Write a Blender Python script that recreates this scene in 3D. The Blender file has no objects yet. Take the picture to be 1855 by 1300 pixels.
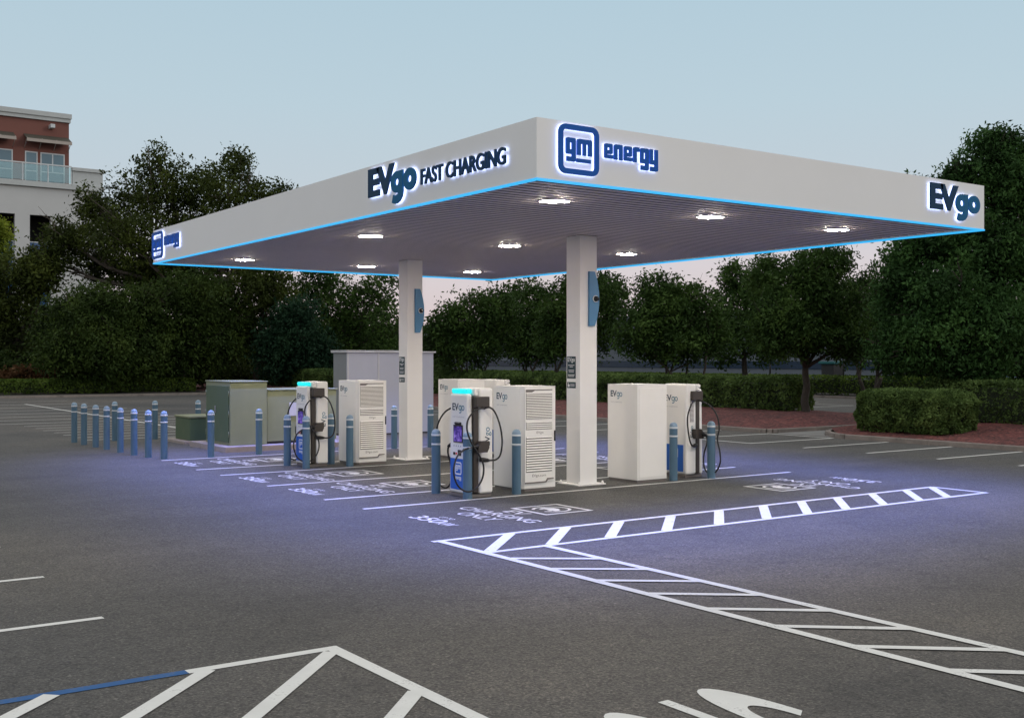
import bpy, bmesh, math, random
import numpy as np
from mathutils import Vector, Matrix, noise as mn

# ------------------------------------------------------------------ scene, camera
SC = bpy.context.scene
COL = SC.collection
TH = 0.6128                     # the canopy's long side runs along +x, its depth along +y
CAM = (-8.881, -12.059, 2.5)
F, CX, CY = 2026.66, 927.5, 649.0
cth, sth = math.cos(TH), math.sin(TH)

cd = bpy.data.cameras.new('camera'); cam = bpy.data.objects.new('camera', cd); COL.objects.link(cam)
cam.location = CAM; cam.rotation_euler = (math.pi/2, 0, -(math.pi/2 - (math.pi/2 - TH)))
cd.sensor_width = 36; cd.lens = F/1855*36; cd.shift_y = -1/1855
cd.clip_start = .1; cd.clip_end = 3000
SC.camera = cam

def at(px, py, D):
    """the place seen at photo pixel px,py, D metres into the scene"""
    X = (px-CX)/F*D
    return Vector((X*cth + D*sth + CAM[0], -X*sth + D*cth + CAM[1], 2.5-(py-CY)/F*D))
def on_v(px, py, v):
    """the point of the upright plane y = v seen at px,py"""
    x = (px-CX)/F
    ru, rv = x*cth+sth, -x*sth+cth
    t = (v-CAM[1])/rv
    return CAM[0]+ru*t, 2.5-(py-CY)/F*t

# ------------------------------------------------------------------ materials
def new_mat(name):
    m = bpy.data.materials.new(name); m.use_nodes = True
    nt = m.node_tree; b = nt.nodes['Principled BSDF']
    return m, nt, b
def N(nt, typ, **kw):
    n = nt.nodes.new(typ)
    for k, v in kw.items():
        if k in n.inputs: n.inputs[k].default_value = v
        else: setattr(n, k, v)
    return n
def ramp(nt, src, stops):
    r = nt.nodes.new('ShaderNodeValToRGB')
    els = r.color_ramp.elements
    while len(els) < len(stops): els.new(.5)
    for e, (p, c) in zip(els, stops):
        e.position = p; e.color = (c[0], c[1], c[2], 1) if len(c) == 3 else c
    nt.links.new(src, r.inputs[0]); return r.outputs[0]
def coords(nt, kind='Object'):
    return nt.nodes.new('ShaderNodeTexCoord').outputs[kind]
def tex(nt, vec, scale, detail=4, rough=.55, typ='ShaderNodeTexNoise'):
    n = nt.nodes.new(typ); n.inputs['Scale'].default_value = scale
    if typ == 'ShaderNodeTexNoise':
        n.inputs['Detail'].default_value = detail; n.inputs['Roughness'].default_value = rough
    nt.links.new(vec, n.inputs['Vector']); return n
def mixc(nt, fac, a, b, mode='MIX'):
    m = nt.nodes.new('ShaderNodeMix'); m.data_type = 'RGBA'; m.blend_type = mode
    for s, v in ((m.inputs[0], fac), (m.inputs[6], a), (m.inputs[7], b)):
        if isinstance(v, (int, float)): s.default_value = v
        elif isinstance(v, tuple): s.default_value = (v[0], v[1], v[2], 1)
        else: nt.links.new(v, s)
    return m.outputs[2]
def bump(nt, b, h, strength=.2, dist=.01):
    n = nt.nodes.new('ShaderNodeBump'); n.inputs['Strength'].default_value = strength
    n.inputs['Distance'].default_value = dist
    nt.links.new(h, n.inputs['Height']); nt.links.new(n.outputs[0], b.inputs['Normal'])

def paint(name, col, rough=.45, var=.06, scale=3.0, metal=0, bmp=0, spec=.5, dirt=None):
    """a painted or plain surface: its colour wanders a little, its gloss too"""
    m, nt, b = new_mat(name)
    v = coords(nt)
    n1 = tex(nt, v, scale, 5, .6)
    lo = tuple(c*(1-var) for c in col); hi = tuple(min(1, c*(1+var)) for c in col)
    c = ramp(nt, n1.outputs['Fac'], [(.3, lo), (.7, hi)])
    if dirt:
        n2 = tex(nt, v, dirt[0], 7, .7)
        f = ramp(nt, n2.outputs['Fac'], [(dirt[2], (0, 0, 0)), (dirt[2]+.2, (1, 1, 1))])
        c = mixc(nt, f, c, dirt[1])
    nt.links.new(c, b.inputs['Base Color'])
    r = nt.nodes.new('ShaderNodeMapRange'); r.inputs[3].default_value = max(.02, rough-.08); r.inputs[4].default_value = min(1, rough+.08)
    nt.links.new(n1.outputs['Fac'], r.inputs[0]); nt.links.new(r.outputs[0], b.inputs['Roughness'])
    b.inputs['Metallic'].default_value = metal
    b.inputs['Specular IOR Level'].default_value = spec
    if bmp:
        n3 = tex(nt, v, 60, 3); bump(nt, b, n3.outputs['Fac'], bmp, .004)
    return m
def glow(name, col, strength, base=(.02, .02, .02)):
    m, nt, b = new_mat(name)
    b.inputs['Base Color'].default_value = (*base, 1)
    b.inputs['Emission Color'].default_value = (*col, 1)
    b.inputs['Emission Strength'].default_value = strength
    b.inputs['Roughness'].default_value = .4
    return m

def asphalt():
    m, nt, b = new_mat('asphalt'); v = coords(nt)
    fine = tex(nt, v, 42, 4, .8); mid = tex(nt, v, 7, 6, .65); big = tex(nt, v, .16, 5, .6); huge = tex(nt, v, .05, 3, .5)
    vor = tex(nt, v, 36, typ='ShaderNodeTexVoronoi')
    c = ramp(nt, fine.outputs['Fac'], [(.30, (.030, .031, .032)), (.46, (.078, .078, .077)), (.56, (.108, .107, .104)), (.66, (.19, .188, .18)), (.76, (.36, .35, .33))])
    stone = ramp(nt, vor.outputs['Color'], [(0, (.5, .5, .5)), (.55, (1, 1, 1)), (.9, (1.3, 1.28, 1.24)), (1, (2.0, 1.95, 1.85))])
    c = mixc(nt, .8, c, stone, 'MULTIPLY')
    c = mixc(nt, .75, c, ramp(nt, mid.outputs['Fac'], [(.3, (.82, .82, .83)), (.7, (1.15, 1.14, 1.12))]), 'MULTIPLY')
    c = mixc(nt, .8, c, ramp(nt, big.outputs['Fac'], [(.34, (.62, .64, .66)), (.46, (.95, .95, .95)), (.54, (1.02, 1.01, 1)), (.66, (1.32, 1.27, 1.2))]), 'MULTIPLY')
    c = mixc(nt, .6, c, ramp(nt, huge.outputs['Fac'], [(.38, (.74, .79, .82)), (.62, (1.25, 1.16, 1.06))]), 'MULTIPLY')  # broad random tones, warmed to suggest the canopy lamps' pool of light
    # oil drips and worn wheel tracks
    mp = nt.nodes.new('ShaderNodeMapping'); mp.inputs['Scale'].default_value = (.12, 1.1, 1); nt.links.new(v, mp.inputs[0])
    tr = tex(nt, mp.outputs[0], 1.0, 4, .6)
    c = mixc(nt, .55, c, ramp(nt, tr.outputs['Fac'], [(.35, (.84, .84, .85)), (.6, (1.08, 1.07, 1.06))]), 'MULTIPLY')
    oil = tex(nt, v, .55, 6, .7)
    c = mixc(nt, ramp(nt, oil.outputs['Fac'], [(.60, (0, 0, 0)), (.74, (.55, .55, .55))]), c, (.03, .03, .03))
    crack = tex(nt, v, .23, typ='ShaderNodeTexVoronoi'); crack.feature = 'DISTANCE_TO_EDGE'
    wob = tex(nt, v, 1.7, 6, .65)
    add = nt.nodes.new('ShaderNodeVectorMath'); add.operation = 'ADD'
    sc = nt.nodes.new('ShaderNodeVectorMath'); sc.operation = 'SCALE'; sc.inputs[3].default_value = 1.5
    nt.links.new(wob.outputs['Color'], sc.inputs[0]); nt.links.new(v, add.inputs[0]); nt.links.new(sc.outputs[0], add.inputs[1])
    nt.links.new(add.outputs[0], crack.inputs['Vector'])
    c = mixc(nt, ramp(nt, crack.outputs['Distance'], [(.0, (.5, .5, .5)), (.006, (0, 0, 0))]), c, (.03, .03, .03))
    nt.links.new(c, b.inputs['Base Color'])
    b.inputs['Roughness'].default_value = .82; b.inputs['Specular IOR Level'].default_value = .35
    ad = nt.nodes.new('ShaderNodeMath'); ad.operation = 'ADD'
    nt.links.new(fine.outputs['Fac'], ad.inputs[0]); nt.links.new(vor.outputs['Distance'], ad.inputs[1])
    bump(nt, b, ad.outputs[0], .55, .008)
    return m
def road_paint(name, col, wear=.575):
    m, nt, b = new_mat(name); v = coords(nt)
    n1 = tex(nt, v, 40, 5, .7); n2 = tex(nt, v, 3, 5, .6)
    c = mixc(nt, .7, col, ramp(nt, n2.outputs['Fac'], [(.3, (.86, .86, .85)), (.7, (1.04, 1.04, 1.03))]), 'MULTIPLY')
    s = nt.nodes.new('ShaderNodeMath'); s.operation = 'MULTIPLY'
    nt.links.new(n1.outputs['Fac'], s.inputs[0]); nt.links.new(n2.outputs['Fac'], s.inputs[1])
    f = ramp(nt, s.outputs[0], [(wear-.26, (0, 0, 0)), (wear-.14, (.75, .75, .75))])
    c = mixc(nt, f, c, (.12, .12, .115))
    nt.links.new(c, b.inputs['Base Color']); b.inputs['Roughness'].default_value = .7
    bump(nt, b, n1.outputs['Fac'], .25, .004)
    return m
def leafy(name, dark, mid, light, scale=.8, transl=.25):
    m, nt, b = new_mat(name); v = coords(nt)
    n1 = tex(nt, v, scale, 4, .6); n2 = tex(nt, v, scale*9, 3, .7)
    c = ramp(nt, n1.outputs['Fac'], [(.32, tuple(x*.75 for x in dark)), (.5, tuple(x*1.12 for x in mid)), (.68, tuple(x*1.4 for x in light))])
    c = mixc(nt, .7, c, ramp(nt, n2.outputs['Fac'], [(.3, (.6, .62, .6)), (.7, (1.45, 1.4, 1.2))]), 'MULTIPLY')
    nt.links.new(c, b.inputs['Base Color']); b.inputs['Roughness'].default_value = .65
    b.inputs['Specular IOR Level'].default_value = .14
    t = nt.nodes.new('ShaderNodeBsdfTranslucent'); nt.links.new(c, t.inputs[0])
    mx = nt.nodes.new('ShaderNodeMixShader'); mx.inputs[0].default_value = transl
    nt.links.new(b.outputs[0], mx.inputs[1]); nt.links.new(t.outputs[0], mx.inputs[2])
    nt.links.new(mx.outputs[0], nt.nodes['Material Output'].inputs[0])
    return m
def chips(name):
    m, nt, b = new_mat(name); v = coords(nt)
    mp = nt.nodes.new('ShaderNodeMapping'); mp.inputs['Rotation'].default_value = (0, 0, .6); mp.inputs['Scale'].default_value = (1, 2.3, 1); nt.links.new(v, mp.inputs[0])
    vo = tex(nt, mp.outputs[0], 8, typ='ShaderNodeTexVoronoi'); n = tex(nt, v, .7, 5)
    c = ramp(nt, vo.outputs['Color'], [(0, (.022, .008, .008)), (.4, (.095, .025, .024)), (.75, (.17, .046, .042)), (1, (.30, .12, .10))])
    c = mixc(nt, .8, c, ramp(nt, n.outputs['Fac'], [(.3, (.65, .65, .65)), (.7, (1.2, 1.15, 1.1))]), 'MULTIPLY')
    nt.links.new(c, b.inputs['Base Color']); b.inputs['Roughness'].default_value = .9
    bump(nt, b, vo.outputs['Distance'], .9, .04)
    return m
def bark(name, col):
    m, nt, b = new_mat(name); v = coords(nt)
    mp = nt.nodes.new('ShaderNodeMapping'); mp.inputs['Scale'].default_value = (6, 6, 1.2); nt.links.new(v, mp.inputs[0])
    n = tex(nt, mp.outputs[0], 3, 6, .7)
    c = ramp(nt, n.outputs['Fac'], [(.3, tuple(x*.5 for x in col)), (.7, tuple(x*1.5 for x in col))])
    nt.links.new(c, b.inputs['Base Color']); b.inputs['Roughness'].default_value = .9
    bump(nt, b, n.outputs['Fac'], .8, .03); return m

M = {}
M['asphalt'] = asphalt()
M['line'] = road_paint('white road paint', (.70, .71, .69))
M['line_old'] = road_paint('faded road paint', (.58, .59, .57), .55)
M['line_blue'] = road_paint('blue road paint', (.002, .085, .27))
M['soil'] = paint('dark soil', (.03, .027, .02), .95, .4, 1.5)
M['concrete'] = paint('kerb concrete', (.23, .20, .18), .85, .18, 2.5, bmp=.3, dirt=(1.2, (.10, .085, .075), .55))
M['pad'] = paint('pad concrete', (.33, .28, .25), .85, .12, 2.5, bmp=.3, dirt=(1.5, (.16, .13, .12), .58))
M['walk'] = paint('walk concrete', (.2, .2, .195), .85, .12, 1.5, bmp=.3)
M['mulch'] = chips('red bark mulch')
M['fascia'] = paint('white fascia panel', (.86, .855, .84), .42, .02, .5, dirt=(.9, (.78, .77, .74), .64), spec=.3)
M['roof'] = paint('canopy roof sheet', (.55, .55, .54), .5)
M['soffit'] = paint('soffit panel', (.80, .71, .70), .55, .05, .6, spec=.2)
M['gap'] = paint('dark joint', (.03, .028, .03), .7)
M['column'] = paint('white column paint', (.86, .845, .83), .45, .02, 1.2, dirt=(1.6, (.78, .76, .74), .66), spec=.3)
M['steel'] = paint('zinc bolt', (.5, .5, .5), .35, .1, 9, metal=.9)
M['cab'] = paint('white powder coat', (.86, .845, .815), .45, .02, 2.0, dirt=(2.2, (.76, .74, .71), .68), bmp=.05, spec=.3)
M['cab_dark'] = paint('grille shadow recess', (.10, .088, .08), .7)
M['trim'] = paint('warm grey trim', (.17, .15, .14), .45)
M['channel'] = paint('dark bronze channel', (.045, .036, .03), .42, .12)
M['rubber'] = paint('black rubber', (.014, .013, .013), .5, .2)
M['blue_panel'] = paint('blue sticker', (.012, .12, .50), .35, .05)
M['navy'] = paint('navy lettering', (.006, .042, .10), .5, spec=.15)
M['teal'] = paint('teal lettering', (.006, .12, .27), .5, spec=.15)
M['gmblue'] = paint('deep blue lettering', (.006, .10, .44), .5, spec=.15)
M['navy_s'] = paint('navy print', (.008, .03, .06), .5)
M['teal_s'] = paint('teal print', (.012, .16, .26), .5)
M['grey_print'] = paint('pale grey print', (.42, .42, .44), .5)
M['white_print'] = paint('white print', (.8, .8, .8), .5)
M['notice'] = paint('dark teal notice', (.006, .035, .045), .4)
M['fin'] = paint('blue fin panel', (.07, .23, .42), .4, .04)
M['boll'] = paint('slate blue bollard sleeve', (.072, .145, .215), .42, .06, 3, dirt=(4, (.06, .11, .16), .6))
M['band'] = paint('reflective white band', (.62, .66, .7), .3)
M['cap_b'] = paint('sleeve dome', (.20, .30, .40), .3)
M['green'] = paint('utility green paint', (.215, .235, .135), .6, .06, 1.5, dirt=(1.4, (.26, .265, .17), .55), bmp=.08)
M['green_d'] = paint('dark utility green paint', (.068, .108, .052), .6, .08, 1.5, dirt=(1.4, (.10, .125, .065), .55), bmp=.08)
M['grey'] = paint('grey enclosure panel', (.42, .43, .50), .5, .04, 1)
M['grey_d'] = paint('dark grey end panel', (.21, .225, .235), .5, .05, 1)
M['grey_cap'] = paint('grey enclosure cap', (.5, .5, .52), .5)
M['strip'] = glow('cyan led strip', (.03, .50, 1.0), .98)
M['diff'] = glow('warm white led lens', (1.0, .87, .73), 380)
M['halo'] = glow('blue white halo led', (.50, .60, 1.0), 4.2)
M['status'] = glow('cyan status light', (.0, .85, .9), 1.05)
M['red_glow'] = glow('red button', (.6, .03, .02), .4, (.3, .02, .02))  # a small glow given to the red button itself
M['lens'] = paint('camera dome', (.02, .02, .02), .08)
M['bark'] = bark('tree bark', (.045, .036, .028))
M['bark_pale'] = bark('pale tree bark', (.10, .085, .07))
M['leaf_oak'] = leafy('dull olive leaves', (0.023, 0.035, 0.008), (0.039, 0.057, 0.012), (0.062, 0.082, 0.017), .35)
M['leaf_bush'] = leafy('deep green leaves', (0.016, 0.032, 0.007), (0.028, 0.051, 0.011), (0.046, 0.072, 0.015), .45)
M['leaf_row'] = leafy('mid green leaves', (0.017, 0.039, 0.010), (0.032, 0.066, 0.015), (0.054, 0.096, 0.022), .6)
M['leaf_teal'] = leafy('blue green leaves', (0.008, 0.028, 0.016), (0.013, 0.039, 0.021), (0.022, 0.053, 0.027), .5)
M['leaf_big'] = leafy('glossy green leaves', (0.019, 0.049, 0.013), (0.033, 0.080, 0.022), (0.054, 0.115, 0.031), .8)
M['leaf_hedge'] = leafy('hedge leaves', (0.041, 0.075, 0.022), (0.074, 0.122, 0.036), (0.112, 0.168, 0.054), 1.4)
M['leaf_back'] = leafy('far hedge leaves', (0.038, 0.068, 0.013), (0.065, 0.108, 0.020), (0.095, 0.142, 0.029), 1.0)
M['leaf_sun'] = leafy('yellow green leaves', (.09, .13, .015), (.16, .21, .025), (.25, .29, .04), .6)  # sunlit brightness is put into this leaf colour
M['leaf_rust'] = leafy('russet leaves', (.05, .025, .012), (.09, .045, .022), (.13, .075, .04), 1.2)
M['core'] = paint('hedge core and stems', (.018, .028, .011), .95, .4, 3)
M['stucco_red'] = paint('red stucco', (.205, .085, .068), .85, .08, .4, bmp=.2)
M['stucco_white'] = paint('white stucco', (.55, .56, .56), .85, .05, .3, bmp=.2)
M['cornice'] = paint('pale cornice', (.5, .53, .53), .7)
M['awn'] = paint('olive awning sheet', (.065, .062, .048), .7)
M['awn_edge'] = paint('pale awning edge', (.42, .37, .33), .6)
M['frame'] = paint('white window frame', (.6, .64, .66), .5)
M['glass'] = paint('reflective window glass', (.12, .20, .25), .06, .1, .3, spec=.9)
M['glass_blue'] = paint('blue window glass', (.03, .10, .24), .08, .1, .3, spec=.8)
M['dark_room'] = paint('dark recess', (.025, .024, .02), .9)
def clear_glass():
    m, nt, b = new_mat('balcony glass')
    g = nt.nodes.new('ShaderNodeBsdfGlossy'); g.inputs['Roughness'].default_value = .05; g.inputs['Color'].default_value = (.8, .9, .9, 1)
    t = nt.nodes.new('ShaderNodeBsdfTransparent'); t.inputs[0].default_value = (.78, .88, .87, 1)
    x = nt.nodes.new('ShaderNodeMixShader'); x.inputs[0].default_value = .22
    nt.links.new(t.outputs[0], x.inputs[1]); nt.links.new(g.outputs[0], x.inputs[2])
    nt.links.new(x.outputs[0], nt.nodes['Material Output'].inputs[0]); return m
M['bal_glass'] = clear_glass()
M['office'] = paint('grey office cladding', (.13, .15, .18), .6, .06, .3)
M['office_band'] = paint('dark office glazing', (.035, .055, .09), .2, .1, .3)
M['kiosk'] = paint('dark kiosk panel', (.03, .03, .032), .5)
M['kiosk_roof'] = paint('teal kiosk roof', (.02, .13, .14), .5)
M['car_blue'] = paint('blue car paint', (.02, .06, .22), .25)
def screen_mat():
    m, nt, b = new_mat('charger screen picture'); v = coords(nt)
    vo = tex(nt, v, 9, typ='ShaderNodeTexVoronoi'); n = tex(nt, v, 6, 5, .7)
    c = ramp(nt, n.outputs['Fac'], [(.3, (.01, .008, .04)), (.5, (.06, .03, .28)), (.62, (.28, .18, .75)), (.75, (.85, .75, 1))])
    b.inputs['Base Color'].default_value = (.01, .01, .02, 1); b.inputs['Roughness'].default_value = .15
    nt.links.new(c, b.inputs['Emission Color']); b.inputs['Emission Strength'].default_value = .7
    return m
M['screen'] = screen_mat()

# ------------------------------------------------------------------ object helpers
def link(o, parent=None):
    COL.objects.link(o)
    if parent is not None: o.parent = parent
    return o
def tag(o, label=None, cat=None, group=None, kind=None):
    if label: o['label'] = label
    if cat: o['category'] = cat
    if group: o['group'] = group
    if kind: o['kind'] = kind
    return o
def thing(name, label, cat, loc, rz=0, group=None):
    o = bpy.data.objects.new(name, None); o.empty_display_size = .2
    o.location = loc; o.rotation_euler = (0, 0, rz); link(o)
    return tag(o, label, cat, group)
def copy_tree(o, parent=None):
    c = o.copy(); COL.objects.link(c); c.parent = parent
    for ch in list(o.children): copy_tree(ch, c)
    return c

class MB:
    """collects simple shapes and links them as one mesh"""
    def __init__(s): s.v = []; s.f = []; s.m = []; s.sm = []
    def add(s, vs, fs, mi=0, smooth=False):
        o = len(s.v); s.v += [tuple(p) for p in vs]
        for f in fs: s.f.append([i+o for i in f]); s.m.append(mi); s.sm.append(smooth)
        return s
    def box(s, x0, x1, y0, y1, z0, z1, mi=0):
        vs = [(x0, y0, z0), (x1, y0, z0), (x1, y1, z0), (x0, y1, z0), (x0, y0, z1), (x1, y0, z1), (x1, y1, z1), (x0, y1, z1)]
        return s.add(vs, [(0, 3, 2, 1), (4, 5, 6, 7), (0, 1, 5, 4), (1, 2, 6, 5), (2, 3, 7, 6), (3, 0, 4, 7)], mi)
    def rbox(s, x0, x1, y0, y1, z0, z1, r=.02, seg=3, mi=0, edges='all'):
        bm = bmesh.new(); bmesh.ops.create_cube(bm, size=1)
        for v in bm.verts:
            v.co = ((x0+x1)/2+v.co.x*(x1-x0), (y0+y1)/2+v.co.y*(y1-y0), (z0+z1)/2+v.co.z*(z1-z0))
        es = list(bm.edges)
        if edges == 'vertical': es = [e for e in es if abs(e.verts[0].co.z-e.verts[1].co.z) > 1e-6]
        if edges == 'not_bottom': es = [e for e in es if not (abs(e.verts[0].co.z-z0) < 1e-6 and abs(e.verts[1].co.z-z0) < 1e-6)]
        bmesh.ops.bevel(bm, geom=es, offset=r, segments=seg, profile=.5, affect='EDGES')
        bm.verts.index_update()
        s.add([v.co.copy() for v in bm.verts], [[v.index for v in f.verts] for f in bm.faces], mi, False)
        bm.free(); return s
    def prism(s, poly, z0, z1, mi=0, M4=None):
        n = len(poly)
        vs = [(x, y, z0) for x, y in poly]+[(x, y, z1) for x, y in poly]
        if M4 is not None: vs = [M4 @ Vector(p) for p in vs]
        fs = [list(range(n-1, -1, -1)), list(range(n, 2*n))]+[(i, (i+1) % n, n+(i+1) % n, n+i) for i in range(n)]
        return s.add(vs, fs, mi)
    def tube(s, pts, rad, seg=10, mi=0, caps=True):
        pts = [Vector(p) for p in pts]; n = len(pts)
        rr = rad if isinstance(rad, (list, tuple)) else [rad]*n
        vs = []; up = Vector((0, 0, 1)); prev = None
        for i, p in enumerate(pts):
            d = (pts[min(i+1, n-1)]-pts[max(i-1, 0)]).normalized()
            a = prev if prev is not None else (Vector((1, 0, 0)) if abs(d.z) > .9 else up)
            x = (a-d*a.dot(d))
            if x.length < 1e-5: x = d.orthogonal()
            x.normalize(); prev = x; y = d.cross(x)
            for k in range(seg):
                t = 2*math.pi*k/seg; vs.append(p+(x*math.cos(t)+y*math.sin(t))*rr[i])
        fs = [(i*seg+k, i*seg+(k+1) % seg, (i+1)*seg+(k+1) % seg, (i+1)*seg+k) for i in range(n-1) for k in range(seg)]
        s.add(vs, fs, mi, True)
        if caps:
            o = len(s.v)-len(vs)
            s.f.append([o+k for k in range(seg)][::-1]); s.m.append(mi); s.sm.append(False)
            s.f.append([o+(n-1)*seg+k for k in range(seg)]); s.m.append(mi); s.sm.append(False)
        return s
    def lathe(s, prof, seg=24, c=(0, 0), mi=0):
        vs = []
        for r, z in prof:
            for k in range(seg):
                t = 2*math.pi*k/seg; vs.append((c[0]+r*math.cos(t), c[1]+r*math.sin(t), z))
        n = len(prof)
        fs = [(i*seg+k, i*seg+(k+1) % seg, (i+1)*seg+(k+1) % seg, (i+1)*seg+k) for i in range(n-1) for k in range(seg)]
        return s.add(vs, fs, mi, True)
    def mesh(s, name, mats):
        me = bpy.data.meshes.new(name); me.from_pydata(s.v, [], s.f)
        for m in (mats if isinstance(mats, (list, tuple)) else [mats]): me.materials.append(M[m] if isinstance(m, str) else m)
        me.polygons.foreach_set('material_index', s.m); me.polygons.foreach_set('use_smooth', s.sm)
        bm = bmesh.new(); bm.from_mesh(me); bmesh.ops.recalc_face_normals(bm, faces=bm.faces); bm.to_mesh(me); bm.free()
        me.update(); return me
    def build(s, name, mats, parent=None, loc=(0, 0, 0)):
        o = bpy.data.objects.new(name, s.mesh(name, mats)); o.location = loc
        return link(o, parent)

def spline(pts, n=6):
    """smooth curve through the points"""
    P = [Vector(p) for p in pts]; P = [P[0]*2-P[1]]+P+[P[-1]*2-P[-2]]; out = []
    for i in range(1, len(P)-2):
        for k in range(n):
            t = k/n; a, b, c, d = P[i-1:i+3]
            out.append(.5*((2*b)+(c-a)*t+(2*a-5*b+4*c-d)*t*t+(3*b-a-3*c+d)*t**3))
    out.append(P[-2]); return out

# ------------------------------------------------------------------ lettering
FACE = {'left': Matrix(((0, 0, -1), (-1, 0, 0), (0, 1, 0))),     # looks towards -x
        'front': Matrix(((1, 0, 0), (0, 0, -1), (0, 1, 0))),     # looks towards -y
        'right': Matrix(((0, 0, 1), (1, 0, 0), (0, 1, 0))),      # looks towards +x
        'flat_in': Matrix(((0, 1, 0), (-1, 0, 0), (0, 0, 1))),   # painted on the ground, top towards +x
        'flat_out': Matrix(((0, -1, 0), (1, 0, 0), (0, 0, 1)))}  # top towards -x
def glyphs(body, bold=0, spacing=1.0):
    c = bpy.data.curves.new('glyphs', 'FONT'); c.body = body; c.size = 1; c.offset = bold; c.space_character = spacing
    c.resolution_u = 5; c.fill_mode = 'FRONT' if hasattr(c, 'fill_mode') else c.fill_mode
    o = bpy.data.objects.new('glyphs', c); COL.objects.link(o)
    dg = bpy.context.evaluated_depsgraph_get()
    me = bpy.data.meshes.new_from_object(o.evaluated_get(dg))
    bpy.data.objects.remove(o); bpy.data.curves.remove(c)
    return me
def text_shape(mb, body, rect, face, origin, depth=0, bold=0, mi=0, spacing=1.0):
    """fills rect = (x0, x1, y0, y1) on the plane through origin with the words"""
    me = glyphs(body, bold, spacing)
    co = np.empty(len(me.vertices)*3); me.vertices.foreach_get('co', co); co = co.reshape(-1, 3)
    lo, hi = co.min(0), co.max(0)
    x0, x1, y0, y1 = rect
    co[:, 0] = x0+(co[:, 0]-lo[0])/(hi[0]-lo[0])*(x1-x0); co[:, 1] = y0+(co[:, 1]-lo[1])/(hi[1]-lo[1])*(y1-y0)
    R = np.array(FACE[face]); n = len(co); og = np.array(origin)
    polys = [list(p.vertices) for p in me.polygons]
    # outline edges are used by one face only
    cnt = {}
    for p in polys:
        for a, b in zip(p, p[1:]+p[:1]): cnt.setdefault((min(a, b), max(a, b)), []).append((a, b))
    front = co.copy(); front[:, 2] = depth
    vs = (front @ R.T)+og
    if depth > 0:
        back = co.copy(); back[:, 2] = 0
        vs = np.vstack([vs, (back @ R.T)+og])
        fs = polys+[[i+n for i in p[::-1]] for p in polys]
        fs += [[e[0][1], e[0][0], e[0][0]+n, e[0][1]+n] for e in cnt.values() if len(e) == 1]
    else: fs = polys
    mb.add([tuple(v) for v in vs], fs, mi)
    bpy.data.meshes.remove(me)
def stroke(pts, w, cut=0.0):
    """outline of a thick line with mitred corners"""
    P = [Vector(p) for p in pts]; n = len(P); L = []; R = []
    for i in range(n):
        if i in (0, n-1):
            d = (P[1]-P[0] if i == 0 else P[-1]-P[-2]).normalized(); q = Vector((-d.y, d.x))*w/2
            L.append(P[i]+q); R.append(P[i]-q)
        else:
            d0 = (P[i]-P[i-1]).normalized(); d1 = (P[i+1]-P[i]).normalized()
            n0 = Vector((-d0.y, d0.x)); n1 = Vector((-d1.y, d1.x)); m = (n0+n1).normalized(); k = w/2/max(.3, m.dot(n0))
            turn = d0.x*d1.y-d0.y*d1.x; c = cut*w
            for side, lst, sg in ((1, L, 1), (-1, R, -1)):
                q = P[i]+m*k*sg
                if turn*sg < -.01 and c > 0: lst += [q-d0*c, q-d0*c*.3+d1*c*.3*.0-(d0*0), q+d1*c] if False else [q-d0*c, q+(d1-d0)*c*.22, q+d1*c]
                else: lst.append(q)
    return [(p.x, p.y) for p in L+R[::-1]]
S_ = .29
def square_letters(word):
    """rounded square lettering: list of outlines, x height 1"""
    out = []; x = 0
    for ch in word:
        w = .78; a = x+S_/2; b = x+w-S_/2; t = 1-S_/2; o = S_/2
        if ch == 'n': out.append(stroke([(a, 0), (a, t), (b, t), (b, 0)], S_, .45))
        elif ch == 'm':
            w = 1.22; b = x+w-S_/2; out.append(stroke([(a, 0), (a, t), (b, t), (b, 0)], S_, .45))
            c = (a+b)/2; out.append(stroke([(c, 0), (c, 1-S_)], S_*.85))
        elif ch == 'e':
            out.append(stroke([(x+w, o), (a, o), (a, t), (b, t), (b, .43), (x+S_, .43)], S_*.82, .45))
        elif ch == 'g':
            out.append(stroke([(b-S_/2, o), (a, o), (a, t), (b, t), (b, -.30), (x+.06, -.30)], S_, .4))
        elif ch == 'r':
            w = .55; out.append(stroke([(a, 0), (a, t), (x+w, t)], S_, .45))
        elif ch == 'y':
            out.append(stroke([(a, 1), (a, o), (b-S_/2, o)], S_, .45)); out.append(stroke([(b, 1), (b, -.30), (x+.06, -.30)], S_, .4))
        x += w+.13
    return out, x-.13
def shapes_on(mb, outs, scale, off, face, origin, depth, mi=0):
    R = FACE[face].to_4x4(); R.translation = origin
    for k, p in enumerate(outs):
        q = [(off[0]+x*scale[0], off[1]+y*scale[1]) for x, y in p]
        if depth > 0: mb.prism(q, 0, depth, mi, R)
        else: mb.add([R @ Vector((x, y, 0)) for x, y in q], [list(range(len(q)))], mi)
def loop_shape(mb, o, i, face, origin, depth, mi=0):
    """a closed band between two outlines"""
    R = FACE[face].to_4x4(); R.translation = origin; n = len(o)
    zs = [depth]+([0] if depth > 0 else [])
    vs = [R @ Vector((x, y, z)) for z in zs for lst in (o, i) for x, y in lst]
    fs = [(k, (k+1) % n, n+(k+1) % n, n+k) for k in range(n)]
    if depth > 0:
        fs += [(2*n+(k+1) % n, 2*n+k, 3*n+k, 3*n+(k+1) % n) for k in range(n)]
        fs += [((k+1) % n, k, 2*n+k, 2*n+(k+1) % n) for k in range(n)]
        fs += [(n+k, n+(k+1) % n, 3*n+(k+1) % n, 3*n+k) for k in range(n)]
    mb.add(vs, fs, mi)
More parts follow.
